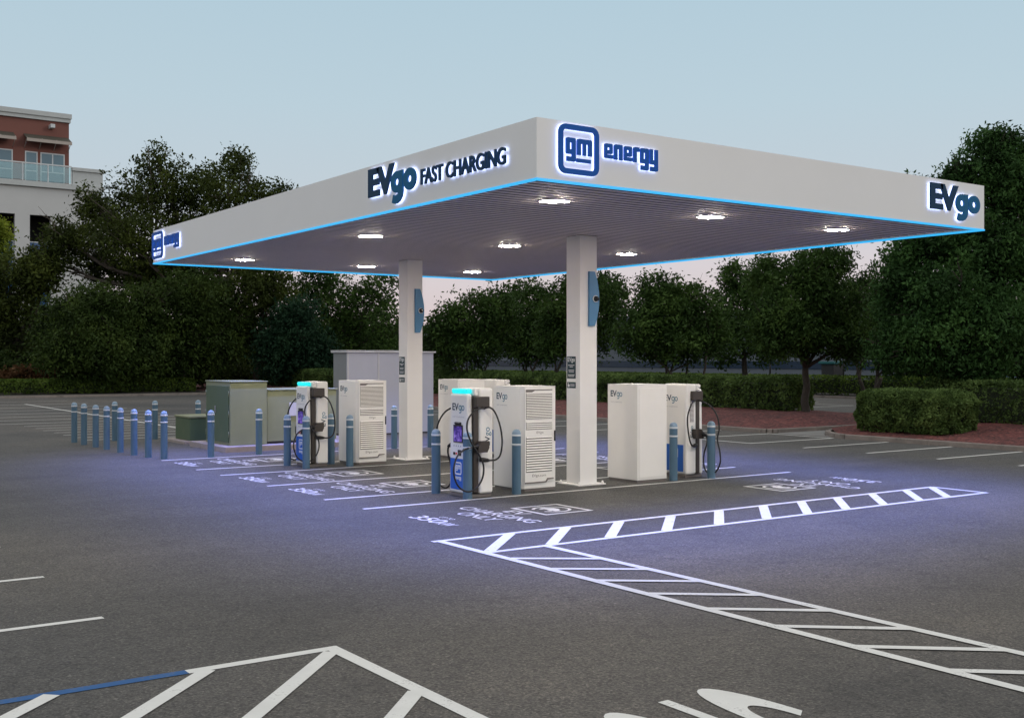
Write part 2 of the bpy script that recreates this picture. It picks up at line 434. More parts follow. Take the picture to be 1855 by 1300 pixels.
def go_shapes(mb, rect, face, origin, depth, weight, mi=0):
    """the letters g and o with an open tail"""
    x0, x1, y0, y1 = rect; w = x1-x0; h = y1-y0; yb = y0+.33*h; rx = w*.245; ry = (y1-yb)/2; t = weight*w
    origin = Vector(origin); F3 = FACE[face]; nrm = Vector((F3[0][2], F3[1][2], F3[2][2]))
    for cx in (x0+rx, x1-rx):
        o = [(cx+rx*math.cos(a*math.pi/14), yb+ry+ry*math.sin(a*math.pi/14)) for a in range(28)]
        i = [(cx+(rx-t)*math.cos(a*math.pi/14), yb+ry+(ry-t*.9)*math.sin(a*math.pi/14)) for a in range(28)]
        loop_shape(mb, o, i, face, origin, depth, mi)
    xs = x0+2*rx-t*.5; hr = rx*.85; hy = y0+t*.5+hr*.75
    p = [(xs, y1), (xs, hy)]+[(xs-hr+hr*math.cos(math.radians(a)), hy-hr*.75*math.sin(math.radians(a))) for a in (25, 50, 75, 100, 125)]
    R = F3.to_4x4(); R.translation = origin+nrm*.0015
    q = stroke(p, t)
    if depth > 0: mb.prism(q, 0, depth, mi, R)
    else: mb.add([R @ Vector((x, y, 0)) for x, y in q], [list(range(len(q)))], mi)
def ring(x0, x1, y0, y1, r, n=6):
    pts = []
    for cx, cy, a0 in ((x1-r, y1-r, 0), (x0+r, y1-r, 90), (x0+r, y0+r, 180), (x1-r, y0+r, 270)):
        for k in range(n+1):
            t = math.radians(a0+90*k/n); pts.append((cx+r*math.cos(t), cy+r*math.sin(t)))
    return pts
def frame_shape(mb, x0, x1, y0, y1, r, w, face, origin, depth, mi=0):
    """rounded square frame"""
    R = FACE[face].to_4x4(); R.translation = origin
    o = ring(x0, x1, y0, y1, r); i = ring(x0+w, x1-w, y0+w, y1-w, max(.005, r-w)); n = len(o)
    zs = [depth]+([0] if depth > 0 else [])
    vs = [R @ Vector((x, y, z)) for z in zs for lst in (o, i) for x, y in lst]
    fs = [(k, (k+1) % n, n+(k+1) % n, n+k) for k in range(n)]
    if depth > 0:
        fs += [(2*n+(k+1) % n, 2*n+k, 3*n+k, 3*n+(k+1) % n) for k in range(n)]
        fs += [((k+1) % n, k, 2*n+k, 2*n+(k+1) % n) for k in range(n)]
        fs += [(n+k, n+(k+1) % n, 3*n+(k+1) % n, 3*n+k) for k in range(n)]
    mb.add(vs, fs, mi)

# ------------------------------------------------------------------ the setting
def grid_mesh(name, poly_fn, x0, x1, y0, y1, step, mat, kind='structure'):
    nx = max(2, int((x1-x0)/step)); ny = max(2, int((y1-y0)/step)); vs = []; fs = []
    for j in range(ny+1):
        for i in range(nx+1):
            x = x0+(x1-x0)*i/nx; y = y0+(y1-y0)*j/ny; vs.append((x, y, poly_fn(x, y)))
    for j in range(ny):
        for i in range(nx):
            a = j*(nx+1)+i; fs.append((a, a+1, a+nx+2, a+nx+1))
    mb = MB(); mb.add(vs, fs, 0, True); o = mb.build(name, mat)
    return tag(o, kind=kind)
mb = MB(); mb.add([(-900, -900, 0), (900, -900, 0), (900, 900, 0), (-900, 900, 0)], [(0, 1, 2, 3)])
tag(mb.build('ground', 'asphalt'), kind='structure')

def edge_ramp(d, w): return max(0, min(1, d/w))
def bed_a(x, y):
    e = min(edge_ramp(x-19.75, 4.5), edge_ramp(y-13.6, 3.0), edge_ramp(29.5-x, 2))
    return .10+.28*e+.05*mn.noise((x*.7, y*.7, 0))*e+.012*mn.noise((x*5, y*5, 3))
def bed_b(x, y):
    e = min(edge_ramp(x-19.75, 4.5), edge_ramp(10.7-y, 2.5), edge_ramp(30.5-x, 2))
    return .10+.26*e+.05*mn.noise((x*.7, y*.7, 5))*e+.012*mn.noise((x*5, y*5, 3))
grid_mesh('mulch_ground', bed_a, 19.75, 29.8, 13.65, 80, .35, 'mulch')
def b_lim(x): return 10.5+1.85*max(0, min(1, (x-19.7)/1.6))**.8
def bed_b2(x, y): return bed_b(x, y-1.6)
o = grid_mesh('mulch_ground', bed_b2, 19.75, 30.8, -16, 10.72, .3, 'mulch')
for v in o.data.vertices: v.co.y = -16+(v.co.y+16)*(b_lim(v.co.x)+16)/26.72
grid_mesh('planting_ground', lambda x, y: .10+.05*mn.noise((x*.3, y*.3, 9)), -60, 19.3, 63.4, 118, 2.0, 'soil')
grid_mesh('planting_ground', lambda x, y: .10+.05*mn.noise((x*.3, y*.3, 2)), 48.2, 62, -5, 150, 2.0, 'soil')
def kerb(pts, w=.16, h=.14, closed=False):
    """a run of kerb stones with joints"""
    mb = MB()
    for (x0, y0), (x1, y1) in zip(pts, pts[1:]):
        d = Vector((x1-x0, y1-y0)); L = d.length; d.normalize(); q = Vector((-d.y, d.x)); k = max(1, int(round(L/3.0)))
        for i in range(k):
            a = Vector((x0, y0))+d*(L*i/k+.006); b = Vector((x0, y0))+d*(L*(i+1)/k-.006)
            poly = [a+q*w/2, a-q*w/2, b-q*w/2, b+q*w/2]
            top = [a+q*(w/2-.012), a-q*(w/2-.012), b-q*(w/2-.012), b+q*(w/2-.012)]
            vs = [(p.x, p.y, -.02) for p in poly]+[(p.x, p.y, h-.02) for p in poly]+[(p.x, p.y, h) for p in top]
            fs = [(r*4+j, r*4+(j+1) % 4, (r+1)*4+(j+1) % 4, (r+1)*4+j) for r in (0, 1) for j in range(4)]+[(8, 9, 10, 11)]
            mb.add(vs, fs)
    return tag(mb.build('kerb', 'concrete'), kind='structure')
def arc(cx, cy, r, a0, a1, n=7): return [(cx+r*math.cos(math.radians(a0+(a1-a0)*k/n)), cy+r*math.sin(math.radians(a0+(a1-a0)*k/n))) for k in range(n+1)]
kerb([(19.67, 80), (19.67, 13.9)]+arc(20.0, 13.9, .33, 180, 270, 3)+[(29.8, 13.57)])
kerb([(19.67, -16), (19.67, 10.45), (19.85, 10.95), (20.3, 11.6), (20.8, 12.1), (21.5, 12.42), (30.8, 12.44)])
kerb([(-60, 63.3), (19.3, 63.3)])
kerb([(48.1, -5), (48.1, 150)])
mb = MB(); mb.prism([(19.85, 11.1), (20.25, 11.75), (20.75, 12.2), (21.45, 12.53), (31, 12.53), (31, 13.47), (20.0, 13.47), (19.75, 13.3)], -.05, .012); tag(mb.build('pavement', 'walk'), kind='structure')

# painted lines ---------------------------------------------------
def quad_line(mb, a, b, w=.1, z=.005, e0=None, e1=None):
    a = Vector(a); b = Vector(b); d = (b-a).normalized(); q = Vector((-d.y, d.x))*w/2
    mb.add([(*(a+q), z), (*(a-q), z), (*(b-q), z), (*(b+q), z)], [(0, 1, 2, 3)])
ISL = (4.55, 11.08)           # the two charger islands start at these y
def lane(name, segs, mat='line', w=.1, z=.005):
    mb = MB()
    for a, b in segs: quad_line(mb, a, b, w, z)
    return tag(mb.build(name, mat), kind='structure')
lane('road_markings', [((-.22, 4.55), (10.27, 4.55)), ((-.22, 6.03), (10.1, 6.03)), ((-.2, 8.62), (10.2, 8.62)), ((-.23, 11.08), (10.2, 11.08)),
     ((-.24, 12.55), (10.2, 12.55)), ((-.15, 15.28), (10.2, 15.28))])
lane('road_markings', [((-30, y), (-5.9, y)) for y in (1.5, -.96)] + [((-30, y), (-5.9, y)) for y in (4.0, 6.5, 9.0)])
lane('road_markings', [((15.75, y), (19.55, y)) for y in (8.83, 6.7, 4.6, 2.45, .3, -1.9, -4.1)]+[((15.75, y), (19.55, y)) for y in (15.7, 18.2, 20.7, 23.2, 25.7, 28.2, 30.7, 33.2)]
     + [((15.75, 10.85), (19.55, 10.85)), ((15.75, 13.45), (19.55, 13.45)), ((15.8, 10.9), (15.8, 13.4)), ((19.5, 10.9), (19.5, 13.4))], w=.11)
lane('road_markings', [((.1+.05*(k % 2), y), (9.2, y)) for k, y in enumerate((23.4, 24.7, 26.1, 27.5, 28.9, 30.3, 31.9))], 'line_old', .11)
lane('road_markings', [((-9, y), (7.6, y)) for y in (33.7, 36.2, 38.9, 41.8, 45, 48.5, 52.4, 57)], 'line_old', .14)
lane('road_markings', [((4.5, 53.2), (4.42, 24))], 'line', .14, .0075)
lane('road_markings', [((36, y), (42, y)) for y in (18, 22, 26, 30, 34, 38)]+[((39.9, 15), (40.5, 60))], 'line_old', .13)
# hatched islands
mb = MB()
quad_line(mb, (-1.0, 1.04), (10.34, 1.04), .105, .005); quad_line(mb, (-.93, -.10), (10.34, -.10), .105, .006); quad_line(mb, (10.30, 1.04), (10.30, -.10), .10, .007)
for ut in (.27, 1.28, 2.31, 3.38, 4.45, 5.5, 6.46, 7.42, 8.41, 9.42, 10.24): quad_line(mb, (ut, 1.0), (ut-1.1, -.08), .155, .008)
tag(mb.build('road_markings', 'line'), kind='structure')
mb = MB()
quad_line(mb, (-.90, 1.05), (-.86, -16), .12, .009); quad_line(mb, (.06, -.14), (.14, -16), .12, .009)
y = -.63
for k in range(17): quad_line(mb, (-.86, y), (.1, y-.70-.02*k), .105, .010); y -= .84+.012*k
tag(mb.build('road_markings', 'line'), kind='structure')
mb = MB()
quad_line(mb, (-5.87, -3.27), (-4.55, -3.27), .115, .005); quad_line(mb, (-4.6, -3.22), (-4.62, -14), .125, .006)
for a, b in (((-4.66, -3.38), (-9.0, -7.9)), ((-4.64, -4.78), (-9, -9.2)), ((-4.64, -5.95), (-9, -10.3)), ((-5.72, -3.32), (-10, -7.6)), ((-6.9, -3.3), (-11, -7.4)), ((-8.0, -3.3), (-12, -7.3))): quad_line(mb, a, b, .135, .008)
tag(mb.build('road_markings', 'line'), kind='structure')
lane('road_markings', [((-14, -3.25), (-5.87, -3.27))], 'line_blue', .115, .005)

# lettering on the ground
def bay_text(cy, out=False, wide=1.0):
    face = 'flat_out' if out else 'flat_in'; mb = MB()
    org = (10.17 if out else 0.0, cy, .006)
    w = wide
    text_shape(mb, 'UP TO', (-.30*w, .08*w, .30, .40), face, org)
    text_shape(mb, '350', (-.58*w, .22*w, -.10, .22), face, org, bold=.012); text_shape(mb, 'kW', (.26*w, .60*w, -.10, .12), face, org, bold=.01)
    text_shape(mb, 'ONLY', (-.5*w, .5*w, .72, 1.00), face, org, bold=.008)
    text_shape(mb, 'CHARGING', (-1.03*w, 1.03*w, 1.10, 1.38), face, org, bold=.008)
    text_shape(mb, 'EV', (-.25*w, .25*w, 1.48, 1.74), face, org, bold=.008)
    frame_shape(mb, -.50*w, .50*w, 1.82, 2.80, .01, .07, face, org, 0)
    # ring with a gap, a car seen from the side and a plug lead
    R = FACE[face].to_4x4(); R.translation = org
    def flat(poly): mb.add([R @ Vector((x*w, y, 0)) for x, y in poly], [list(range(len(poly)))])
    n = 28
    for k in range(n):
        a0 = math.radians(-60+300*k/n); a1 = math.radians(-60+300*(k+1)/n)
        flat([(.33*math.cos(a0), 2.31+.33*math.sin(a0)), (.33*math.cos(a1), 2.31+.33*math.sin(a1)), (.275*math.cos(a1), 2.31+.275*math.sin(a1)), (.275*math.cos(a0), 2.31+.275*math.sin(a0))])
    flat([(-.22, 2.22), (.22, 2.22), (.23, 2.33), (.13, 2.36), (.06, 2.44), (-.11, 2.44), (-.18, 2.35), (-.23, 2.33)])
    flat(ring(-.16, -.07, 2.15, 2.215, .03, 3)); flat(ring(.07, .16, 2.15, 2.215, .03, 3))
    tag(mb.build('ground_markings', 'line'), kind='structure')
for cy, w in ((2.72, 1), (7.32, 1), (9.85, 1), (13.95, 1)):
    bay_text(cy, False, w); bay_text(cy, True, w)
# big letters in the foreground, only their tops in view
mb = MB()
def thick_arc(mb, cx, cy, rx, ry, tx, ty, a0, a1, n=22, z=.006):
    for k in range(n):
        t0 = math.radians(a0+(a1-a0)*k/n); t1 = math.radians(a0+(a1-a0)*(k+1)/n)
        P = [(cx+rx*math.cos(t0), cy+ry*math.sin(t0)), (cx+rx*math.cos(t1), cy+ry*math.sin(t1)), (cx+(rx-tx)*math.cos(t1), cy+(ry-ty)*math.sin(t1)), (cx+(rx-tx)*math.cos(t0), cy+(ry-ty)*math.sin(t0))]
        mb.add([(x, y, z) for x, y in P], [(0, 1, 2, 3)])
thick_arc(mb, -2.86, -6.88, .23, .92, .10, .50, 8, 250)
thick_arc(mb, -3.80, -6.92, .23, .92, .10, .50, 8, 250)
quad_line(mb, (-3.29, -6.02), (-3.29, -8.2), .10, .006)
tag(mb.build('ground_markings', 'line'), kind='structure')

# ------------------------------------------------------------------ canopy
L_, W_, ZB, ZT = 10.41, 16.39, 4.92, 5.73
can = thing('charging_canopy', 'large flat white canopy on two columns with glowing blue edge and lettered fascia', 'canopy', (0, 0, 0))
mb = MB(); t = .12
mb.box(0, L_, 0, t, ZB, ZT); mb.box(0, L_, W_-t, W_, ZB, ZT); mb.box(0, t, t+.001, W_-t-.001, ZB, ZT-.001); mb.box(L_-t, L_, t+.001, W_-t-.001, ZB, ZT-.001)
mb.build('fascia', 'fascia', can)
mb = MB(); mb.box(t+.002, L_-t-.002, t+.002, W_-t-.002, ZT-.25, ZT-.15); mb.build('roof_deck', 'roof', can)
mb = MB(); mb.box(t+.002, L_-t-.002, t+.002, W_-t-.002, ZB+.08, ZB+.10, 1)
pit = .20; n = int((W_-2*t)/pit); pit = (W_-2*t-.02)/n
for k in range(n):
    y0 = t+.01+k*pit; a, b, c, d, e, f = t+.004, L_-t-.004, y0+.026, y0+pit-.026, ZB+.015, ZB+.075
    mb.add([(a, c, e), (b, c, e), (b, d, e), (a, d, e)], [(0, 3, 2, 1)], 0)
    mb.add([(a, c, e), (b, c, e), (b, d, e), (a, d, e), (a, c, f), (b, c, f), (b, d, f), (a, d, f)], [(0, 1, 5, 4), (2, 3, 7, 6), (1, 2, 6, 5), (3, 0, 4, 7)], 1)  # slat sides coloured dark so the grooves look shaded
mb.build('soffit', ['soffit', 'gap'], can)
for nm, (x0, x1, y0, y1) in (('a', (-.012, L_+.012, -.012, .045)), ('b', (-.012, L_+.012, W_-.045, W_+.012)), ('c', (-.012, .045, .046, W_-.046)), ('d', (L_-.045, L_+.012, .046, W_-.046))):
    mb = MB(); mb.rbox(x0, x1, y0, y1, ZB-.035, ZB-.003, .008, 2); mb.build('led_strip', 'strip', can)
# ceiling lights: two staggered lenses in a shallow housing
for u in (1.56, 4.92, 8.24):
    for v in (1.66, 7.66, 14.22):
        mb = MB(); mb.rbox(-.20, .20, -.155, .155, -.005, .012, .002, 2)
        h = mb.build('ceiling_light', 'cab', can, (u, v, ZB))
        mb = MB(); mb.rbox(-.185, .075, .006, .13, -.013, -.0055, .003, 2)
        mb.build('lens', 'diff', h); mb = MB(); mb.rbox(-.075, .185, -.13, -.006, -.013, -.0055, .003, 2)
        mb.build('lens', 'diff', h)

def sign(face, org, kind, rects, parent):
    """letters standing off the fascia, each with a lit back"""
    fr, bk = MB(), MB(); R = FACE[face]; nrm = Vector((R[0][2], R[1][2], R[2][2]))
    o1 = Vector(org)+nrm*.036; o2 = Vector(org)+nrm*.032
    if kind == 'go':
        e, g = rects
        for m_, d, o in ((fr, .032, o1), (bk, 0, o2)):
            text_shape(m_, 'EV', e, face, o, d, .04, 0, .9); go_shapes(m_, g, face, o, d, .165, 1 if d else 0)
        mats = ['navy', 'teal']
    elif kind == 'words':
        for m_, d, o in ((fr, .032, o1), (bk, 0, o2)): text_shape(m_, rects[1], rects[0], face, o, d, .016, 0, .97)
        mats = ['navy']
    elif kind == 'gm':
        x0, x1, y0, y1 = rects[0]
        for m_, d, o in ((fr, .032, o1), (bk, 0, o2)):
            frame_shape(m_, x0, x1, y0, y1, .12, .072, face, o, d)
            w = (x1-x0); outs, ln = square_letters('gm'); s = w*.64/ln; xh = (y1-y0)*.33
            shapes_on(m_, outs, (s, xh), (x0+w*.18, y0+(y1-y0)*.40), face, o, d)
            ux = x0+w*.18+s*.88; shapes_on(m_, [[(0, 0), (1, 0), (1, 1), (0, 1)]], (s*1.15, .05), (ux, y0+(y1-y0)*.255), face, o, d)
        mats = ['gmblue']
    elif kind == 'energy':
        x0, x1, y0, y1 = rects[0]
        for m_, d, o in ((fr, .032, o1), (bk, 0, o2)):
            outs, ln = square_letters('energy'); shapes_on(m_, outs, ((x1-x0)/ln, y1-y0), (x0, y0), face, o, d)
        mats = ['gmblue']
    s = fr.build('sign_lettering', mats, parent); b = bk.build('halo_light', 'halo', s)
    return s
# left fascia: local x = -v
sign('left', (0, 0, 0), 'go', ((-4.68, -3.80, 5.18, 5.655), (-3.90, -3.10, 4.985, 5.505)), can)
sign('left', (0, 0, 0), 'words', ((-2.95, -.65, 5.185, 5.43), 'FAST CHARGING'), can)
sign('left', (0, 0, 0), 'gm', ((-16.31, -15.5, 4.99, 5.66),), can)
sign('left', (0, 0, 0), 'energy', ((-15.36, -14.3, 5.265, 5.5),), can)
sign('front', (0, 0, 0), 'gm', ((.33, 1.03, 5.01, 5.685),), can)
sign('front', (0, 0, 0), 'energy', ((1.13, 2.13, 5.285, 5.50),), can)
sign('front', (0, 0, 0), 'go', ((8.66, 9.50, 5.165, 5.635), (9.43, 10.18, 5.005, 5.50)), can)

# columns
CW = .43
def column(x, y):
    mb = MB(); mb.rbox(0, CW, 0, CW, .02, ZB+.01, .006, 2)
    c = mb.build('column', 'column', can, (x, y, 0))
    mb = MB(); mb.rbox(-.13, CW+.13, -.13, CW+.13, 0, .022, .005, 1)
    for i in (-.08, CW+.08):
        for j in (-.08, CW+.08): mb.lathe([(0, .075), (.016, .075), (.016, .055), (.026, .055), (.026, .022)], 8, (i, j), 0)
    mb.build('base_plate', 'column', c)
    # blue fin: flat inner edge, bowed outer edge, standing proud of the face
    p = [(.20, 3.14), (.20, 4.22)]; m = 14
    for k in range(m+1):
        z = 4.22-1.08*k/m; b = 1-((k/m-.5)*2)**2; p.append((.335+.115*b, z))
    R = FACE['front'].to_4x4(); R.translation = (0, -.004, 0)
    mb = MB(); mb.prism(p, 0, .05, 0, R); f = mb.build('fin_panel', 'fin', c)
    mb = MB(); mb.lathe([(0, .09), (.03, .083), (.05, .06), (.057, .03), (.057, 0)], 16, (0, 0), 1); mb.lathe([(.068, .02), (.068, 0)], 16, (0, 0), 0); mb.lathe([(.057, .02), (.068, .02)], 16, (0, 0), 0)
    o = mb.build('security_camera', ['cab', 'lens'], f, (.345, -.055, 3.68)); o.rotation_euler = (math.pi/2, 0, 0)
    # notices on the left face
    mb = MB(); mb.box(-.008, -.002, .13, .40, 2.10, 2.54, 0)
    org = (-.0095, 0, 0)
    text_shape(mb, 'EVgo', (-.38, -.15, 2.41, 2.52), 'left', org, 0, .02, 1)
    for k, (z, w) in enumerate(((2.365, .2), (2.335, .10), (2.265, .18), (2.235, .16), (2.175, .21), (2.145, .18))):
        mb.box(-.0105, -.0095, .265-w/2, .265+w/2, z-.006, z+.006, 1)
    mb.build('notice', ['notice', 'white_print'], c)
    mb = MB(); mb.box(-.008, -.002, .13, .40, 1.91, 2.03, 0); org = (-.0095, 0, 0)
    for k, z in enumerate((1.985, 1.955)): mb.box(-.0105, -.0095, .16, .30, z-.006, z+.006, 1)
    mb.prism([(.345+.03*math.cos(a*.5236), 1.96+.03*math.sin(a*.5236)) for a in range(12)], 0, .001, 1, Matrix(((0, 0, -1, -.0095), (1, 0, 0, 0), (0, 1, 0, 0), (0, 0, 0, 1))))
    mb.box(-.0105, -.0095, .345, .36, 1.99, 2.015, 1)
    mb.build('notice', ['notice', 'white_print'], c)
column(4.89, 5.2); column(4.87, 11.98)

# blue led light thrown down and outwards by the edge strips
def strip_lamp(name, loc, length, rot, energy):
    l = bpy.data.lights.new(name, 'AREA'); l.shape = 'RECTANGLE'; l.size = length; l.size_y = .05
    l.energy = energy; l.color = (.17, .24, 1.0); l.spread = math.radians(84)
    o = bpy.data.objects.new(name, l); o.location = loc; o.rotation_euler = rot; link(o, can); return o
TILT = math.radians(9); EP = 28
strip_lamp('led_strip_light', (L_/2, .016, ZB-.05), L_, (-TILT, 0, 0), EP*L_)
strip_lamp('led_strip_light', (L_/2, W_-.016, ZB-.05), L_, (TILT, 0, 0), EP*L_)
strip_lamp('led_strip_light', (.016, W_/2, ZB-.05), W_, (0, TILT, math.pi/2) if False else (TILT, 0, math.pi/2), EP*W_)
strip_lamp('led_strip_light', (L_-.016, W_/2, ZB-.05), W_, (-TILT, 0, math.pi/2), EP*W_)

# ------------------------------------------------------------------ chargers
def evgo_logo(mb, x0, w, z0, h, face, org):
    text_shape(mb, 'EV', (x0, x0+w*.52, z0, z0+h), face, org, 0, .022, 0, .95)
    go_shapes(mb, (x0+w*.53, x0+w, z0-h*.38, z0+h*.74), face, org, 0, .10, 1)
    text_shape(mb, 'FAST CHARGING', (x0+w*.02, x0+w*.98, z0-h*.98, z0-h*.80), face, org, 0, 0, 2)
def make_charger(label):
    r = thing('charging_station', label, 'charging station', (0, 0, 0), 0, 'charging stations under the canopy')
    mb = MB(); mb.rbox(-.24, .25, -.30, .30, 0, .065, .01, 1); mb.build('plinth', 'trim', r)
    # front shell, narrower towards its rounded top
    bm = MB(); bm.rbox(-.26, -.145, -.315, .315, .066, 1.865, .045, 4)
    bm.v = [(x, y*(1-.10*max(0, (z-.9)/.97)), z) for x, y, z in bm.v]
    bm.build('front_shell', 'cab', r)
    mb = MB(); mb.rbox(-.25, -.13, -.26, .26, 1.868, 1.955, .03, 4); mb.build('status_light', 'status', r)
    mb = MB(); mb.rbox(-.144, -.036, -.325, .325, .09, 1.80, .01, 2); mb.build('cable_channel', 'channel', r)
    for s in (-1, 1):
        mb = MB(); mb.rbox(-.15, .14, *sorted((s*.332, s*.425)), 1.625, 1.815, .012, 2); mb.build('cable_arm', 'channel', r)
    bm = MB(); bm.rbox(-.035, .27, -.345, .345, .066, 1.965, .05, 5); bm.rbox(-.128, -.0355, -.325, .325, 1.818, 1.958, .03, 3)
    rb = bm.build('rear_body', 'cab', r)
    mb = MB(); mb.box(.05, .155, .3455, .3475, 1.16, 1.77, 1)
    for k in range(23):
        z = 1.165+k*.0265; mb.box(.055, .15, .3476, .351, z, z+.012, 0)
    mb.build('side_vent', ['cab', 'trim'], rb)
    # prints: front, back and along the sides
    mb = MB(); evgo_logo(mb, -.20, .40, 1.56, .13, 'left', (-.2625, 0, 0)); mb.build('logo_print', ['navy_s', 'teal_s', 'grey_print'], r)
    mb = MB(); evgo_logo(mb, -.30, .40, 1.60, .13, 'right', (.2725, 0, 0)); mb.build('logo_print', ['navy_s', 'teal_s', 'grey_print'], rb)
    tmp = MB(); text_shape(tmp, 'EV', (0, .17, 0, .11), 'front', (0, 0, 0), 0, .015, 0); text_shape(tmp, 'go', (.175, .33, -.03, .085), 'front', (0, 0, 0), 0, 0, 1)
    for s in (-1, 1):
        k = 1 if s < 0 else .75; mb = MB()
        vs = [((.195-z*k if s < 0 else .06+z*k), s*.3475, (.93 if s < 0 else .84)+x*k) for x, y, z in tmp.v]
        mb.add(vs, tmp.f, 0); mb.m[-len(tmp.f):] = tmp.m
        mb.build('logo_print', ['navy_s', 'teal_s'], rb)
    # screen with hood, buttons, card reader
    mb = MB(); mb.rbox(-.275, -.262, -.155, .155, .98, 1.30, .006, 2, 0); mb.prism([(-.262, 1.30), (-.30, 1.335), (-.262, 1.35)], -.10, .10, 0, Matrix(((1, 0, 0, 0), (0, 0, 1, 0), (0, 1, 0, 0), (0, 0, 0, 1))))
    sc = mb.build('screen', 'rubber', r)
    mb = MB(); mb.box(-.2775, -.2755, -.135, .135, 1.0, 1.275); mb.build('display', 'screen', sc)
    mb = MB()
    mb.rbox(-.272, -.262, -.10, .01, .745, .85, .006, 2, 0); mb.build('card_reader', 'rubber', r)
    mb = MB(); mb.rbox(-.275, -.262, .10, .16, .755, .80, .004, 1, 0); mb.build('socket', 'rubber', r)
    for k in range(4): mb = MB(); mb.rbox(-.266, -.262, .13-k*.075, .155-k*.075, .905, .93, .001, 1, 0); mb.build('button', 'grey_print', r)
    mb = MB(); mb.lathe([(0, .012), (.018, .01), (.02, 0)], 12); o = mb.build('stop_button', 'red_glow', r, (-.262, .06, .78)); o.rotation_euler = (0, -math.pi/2, 0)
    # blue sticker front and back
    for face, x, sx in (('left', -.2635, -1), ('right', .2735, 1)):
        mb = MB()
        mb.box(*sorted((x, x+sx*.0015)), -.265, .265, .13, .69, 0)
        o = (x+sx*.0025, 0, 0)
        frame_shape(mb, -.11, .11, .40, .63, .04, .026, face, o, 0, 1)
        outs, ln = square_letters('gm'); shapes_on(mb, outs, (.14/ln, .075), (-.07, .50), face, o, 0, 1)
        outs, ln = square_letters('energy'); shapes_on(mb, outs, (.2/ln, .05), (-.10, .315), face, o, 0, 1)
        mb.build('sticker', ['blue_panel', 'white_print'], r if sx < 0 else rb)
    # holsters and leads
    for s in (-1, 1):
        mb = MB(); p = [(-.13, .82), (.06, .82), (.10, .90), (.10, 1.02), (-.06, 1.02), (-.13, .94)]
        mb.prism(p, min(s*.331, s*.47), max(s*.331, s*.47), 0, Matrix(((1, 0, 0, 0), (0, 0, 1, 0), (0, 1, 0, 0), (0, 0, 0, 1))))
        mb.build('plug_holster', 'channel', r)
        if s < 0:
            path = [(.0, -.37, 1.63), (-.02, -.47, 1.62), (-.20, -.47, 1.58), (-.36, -.48, 1.42), (-.38, -.48, 1.22), (-.28, -.49, .98), (-.14, -.50, .78), (-.04, -.49, .58), (-.06, -.48, .36), (-.2, -.48, .19), (-.40, -.48, .15), (-.58, -.47, .28), (-.65, -.46, .52), (-.58, -.45, .76), (-.42, -.43, .88), (-.24, -.42, .92), (-.10, -.42, .93)]
            path2 = [(.05, -.36, 1.60), (.12, -.45, 1.62), (.22, -.47, 1.53), (.32, -.48, 1.30), (.37, -.48, 1.02), (.35, -.46, .78), (.27, -.44, .68), (.12, -.42, .67), (.02, -.37, .68)]
        else:
            path = [(.0, .37, 1.63), (-.05, .5, 1.6), (-.14, .66, 1.5), (-.22, .76, 1.3), (-.26, .78, 1.05), (-.25, .74, .82), (-.26, .8, .56), (-.25, .82, .34), (-.2, .75, .15), (-.14, .60, .10), (-.10, .5, .24), (-.1, .50, .5), (-.14, .55, .74), (-.14, .52, .88), (-.08, .45, .93)]
            path2 = [(.05, .36, 1.60), (.12, .45, 1.62), (.24, .48, 1.55), (.36, .49, 1.30), (.34, .48, 1.02), (.27, .46, .80), (.20, .44, .70), (.12, .42, .67), (.02, .37, .68)]
        for P in (path, path2):
            if P is None: continue
            mb = MB(); mb.tube(spline(P, 7), .0165, 8); cb = mb.build('cable', 'rubber', r)
            e = Vector(P[-1]); d = (e-Vector(P[-2])).normalized()
            mb = MB(); mb.tube([e-d*.13, e-d*.09, e-d*.02, e+d*.06], [.02, .034, .042, .040], 10); mb.build('plug', 'rubber', cb)
    return r
X_NEAR = make_charger('charging station nearest the camera, cyan top light, blue sticker and lit screen')
X_NEAR.location = (2.23, 5.06, 0)
q = copy_tree(X_NEAR); q.location = (2.30, 11.98, 0); q['label'] = 'farther white charging station with cyan top light beside the green utility cabinets'
q = copy_tree(X_NEAR); q.location = (7.79, 5.30, 0); q.rotation_euler.z = math.pi; q['label'] = 'charging station seen from behind, side grille and dark channel showing, right of the plain cabinet'
OFF = [q]; q = copy_tree(X_NEAR); OFF.append(q); q.location = (7.37, 11.75, 0); q.rotation_euler.z = math.pi; q['label'] = 'mostly hidden charging station whose white top shows over the nearer left cabinet'

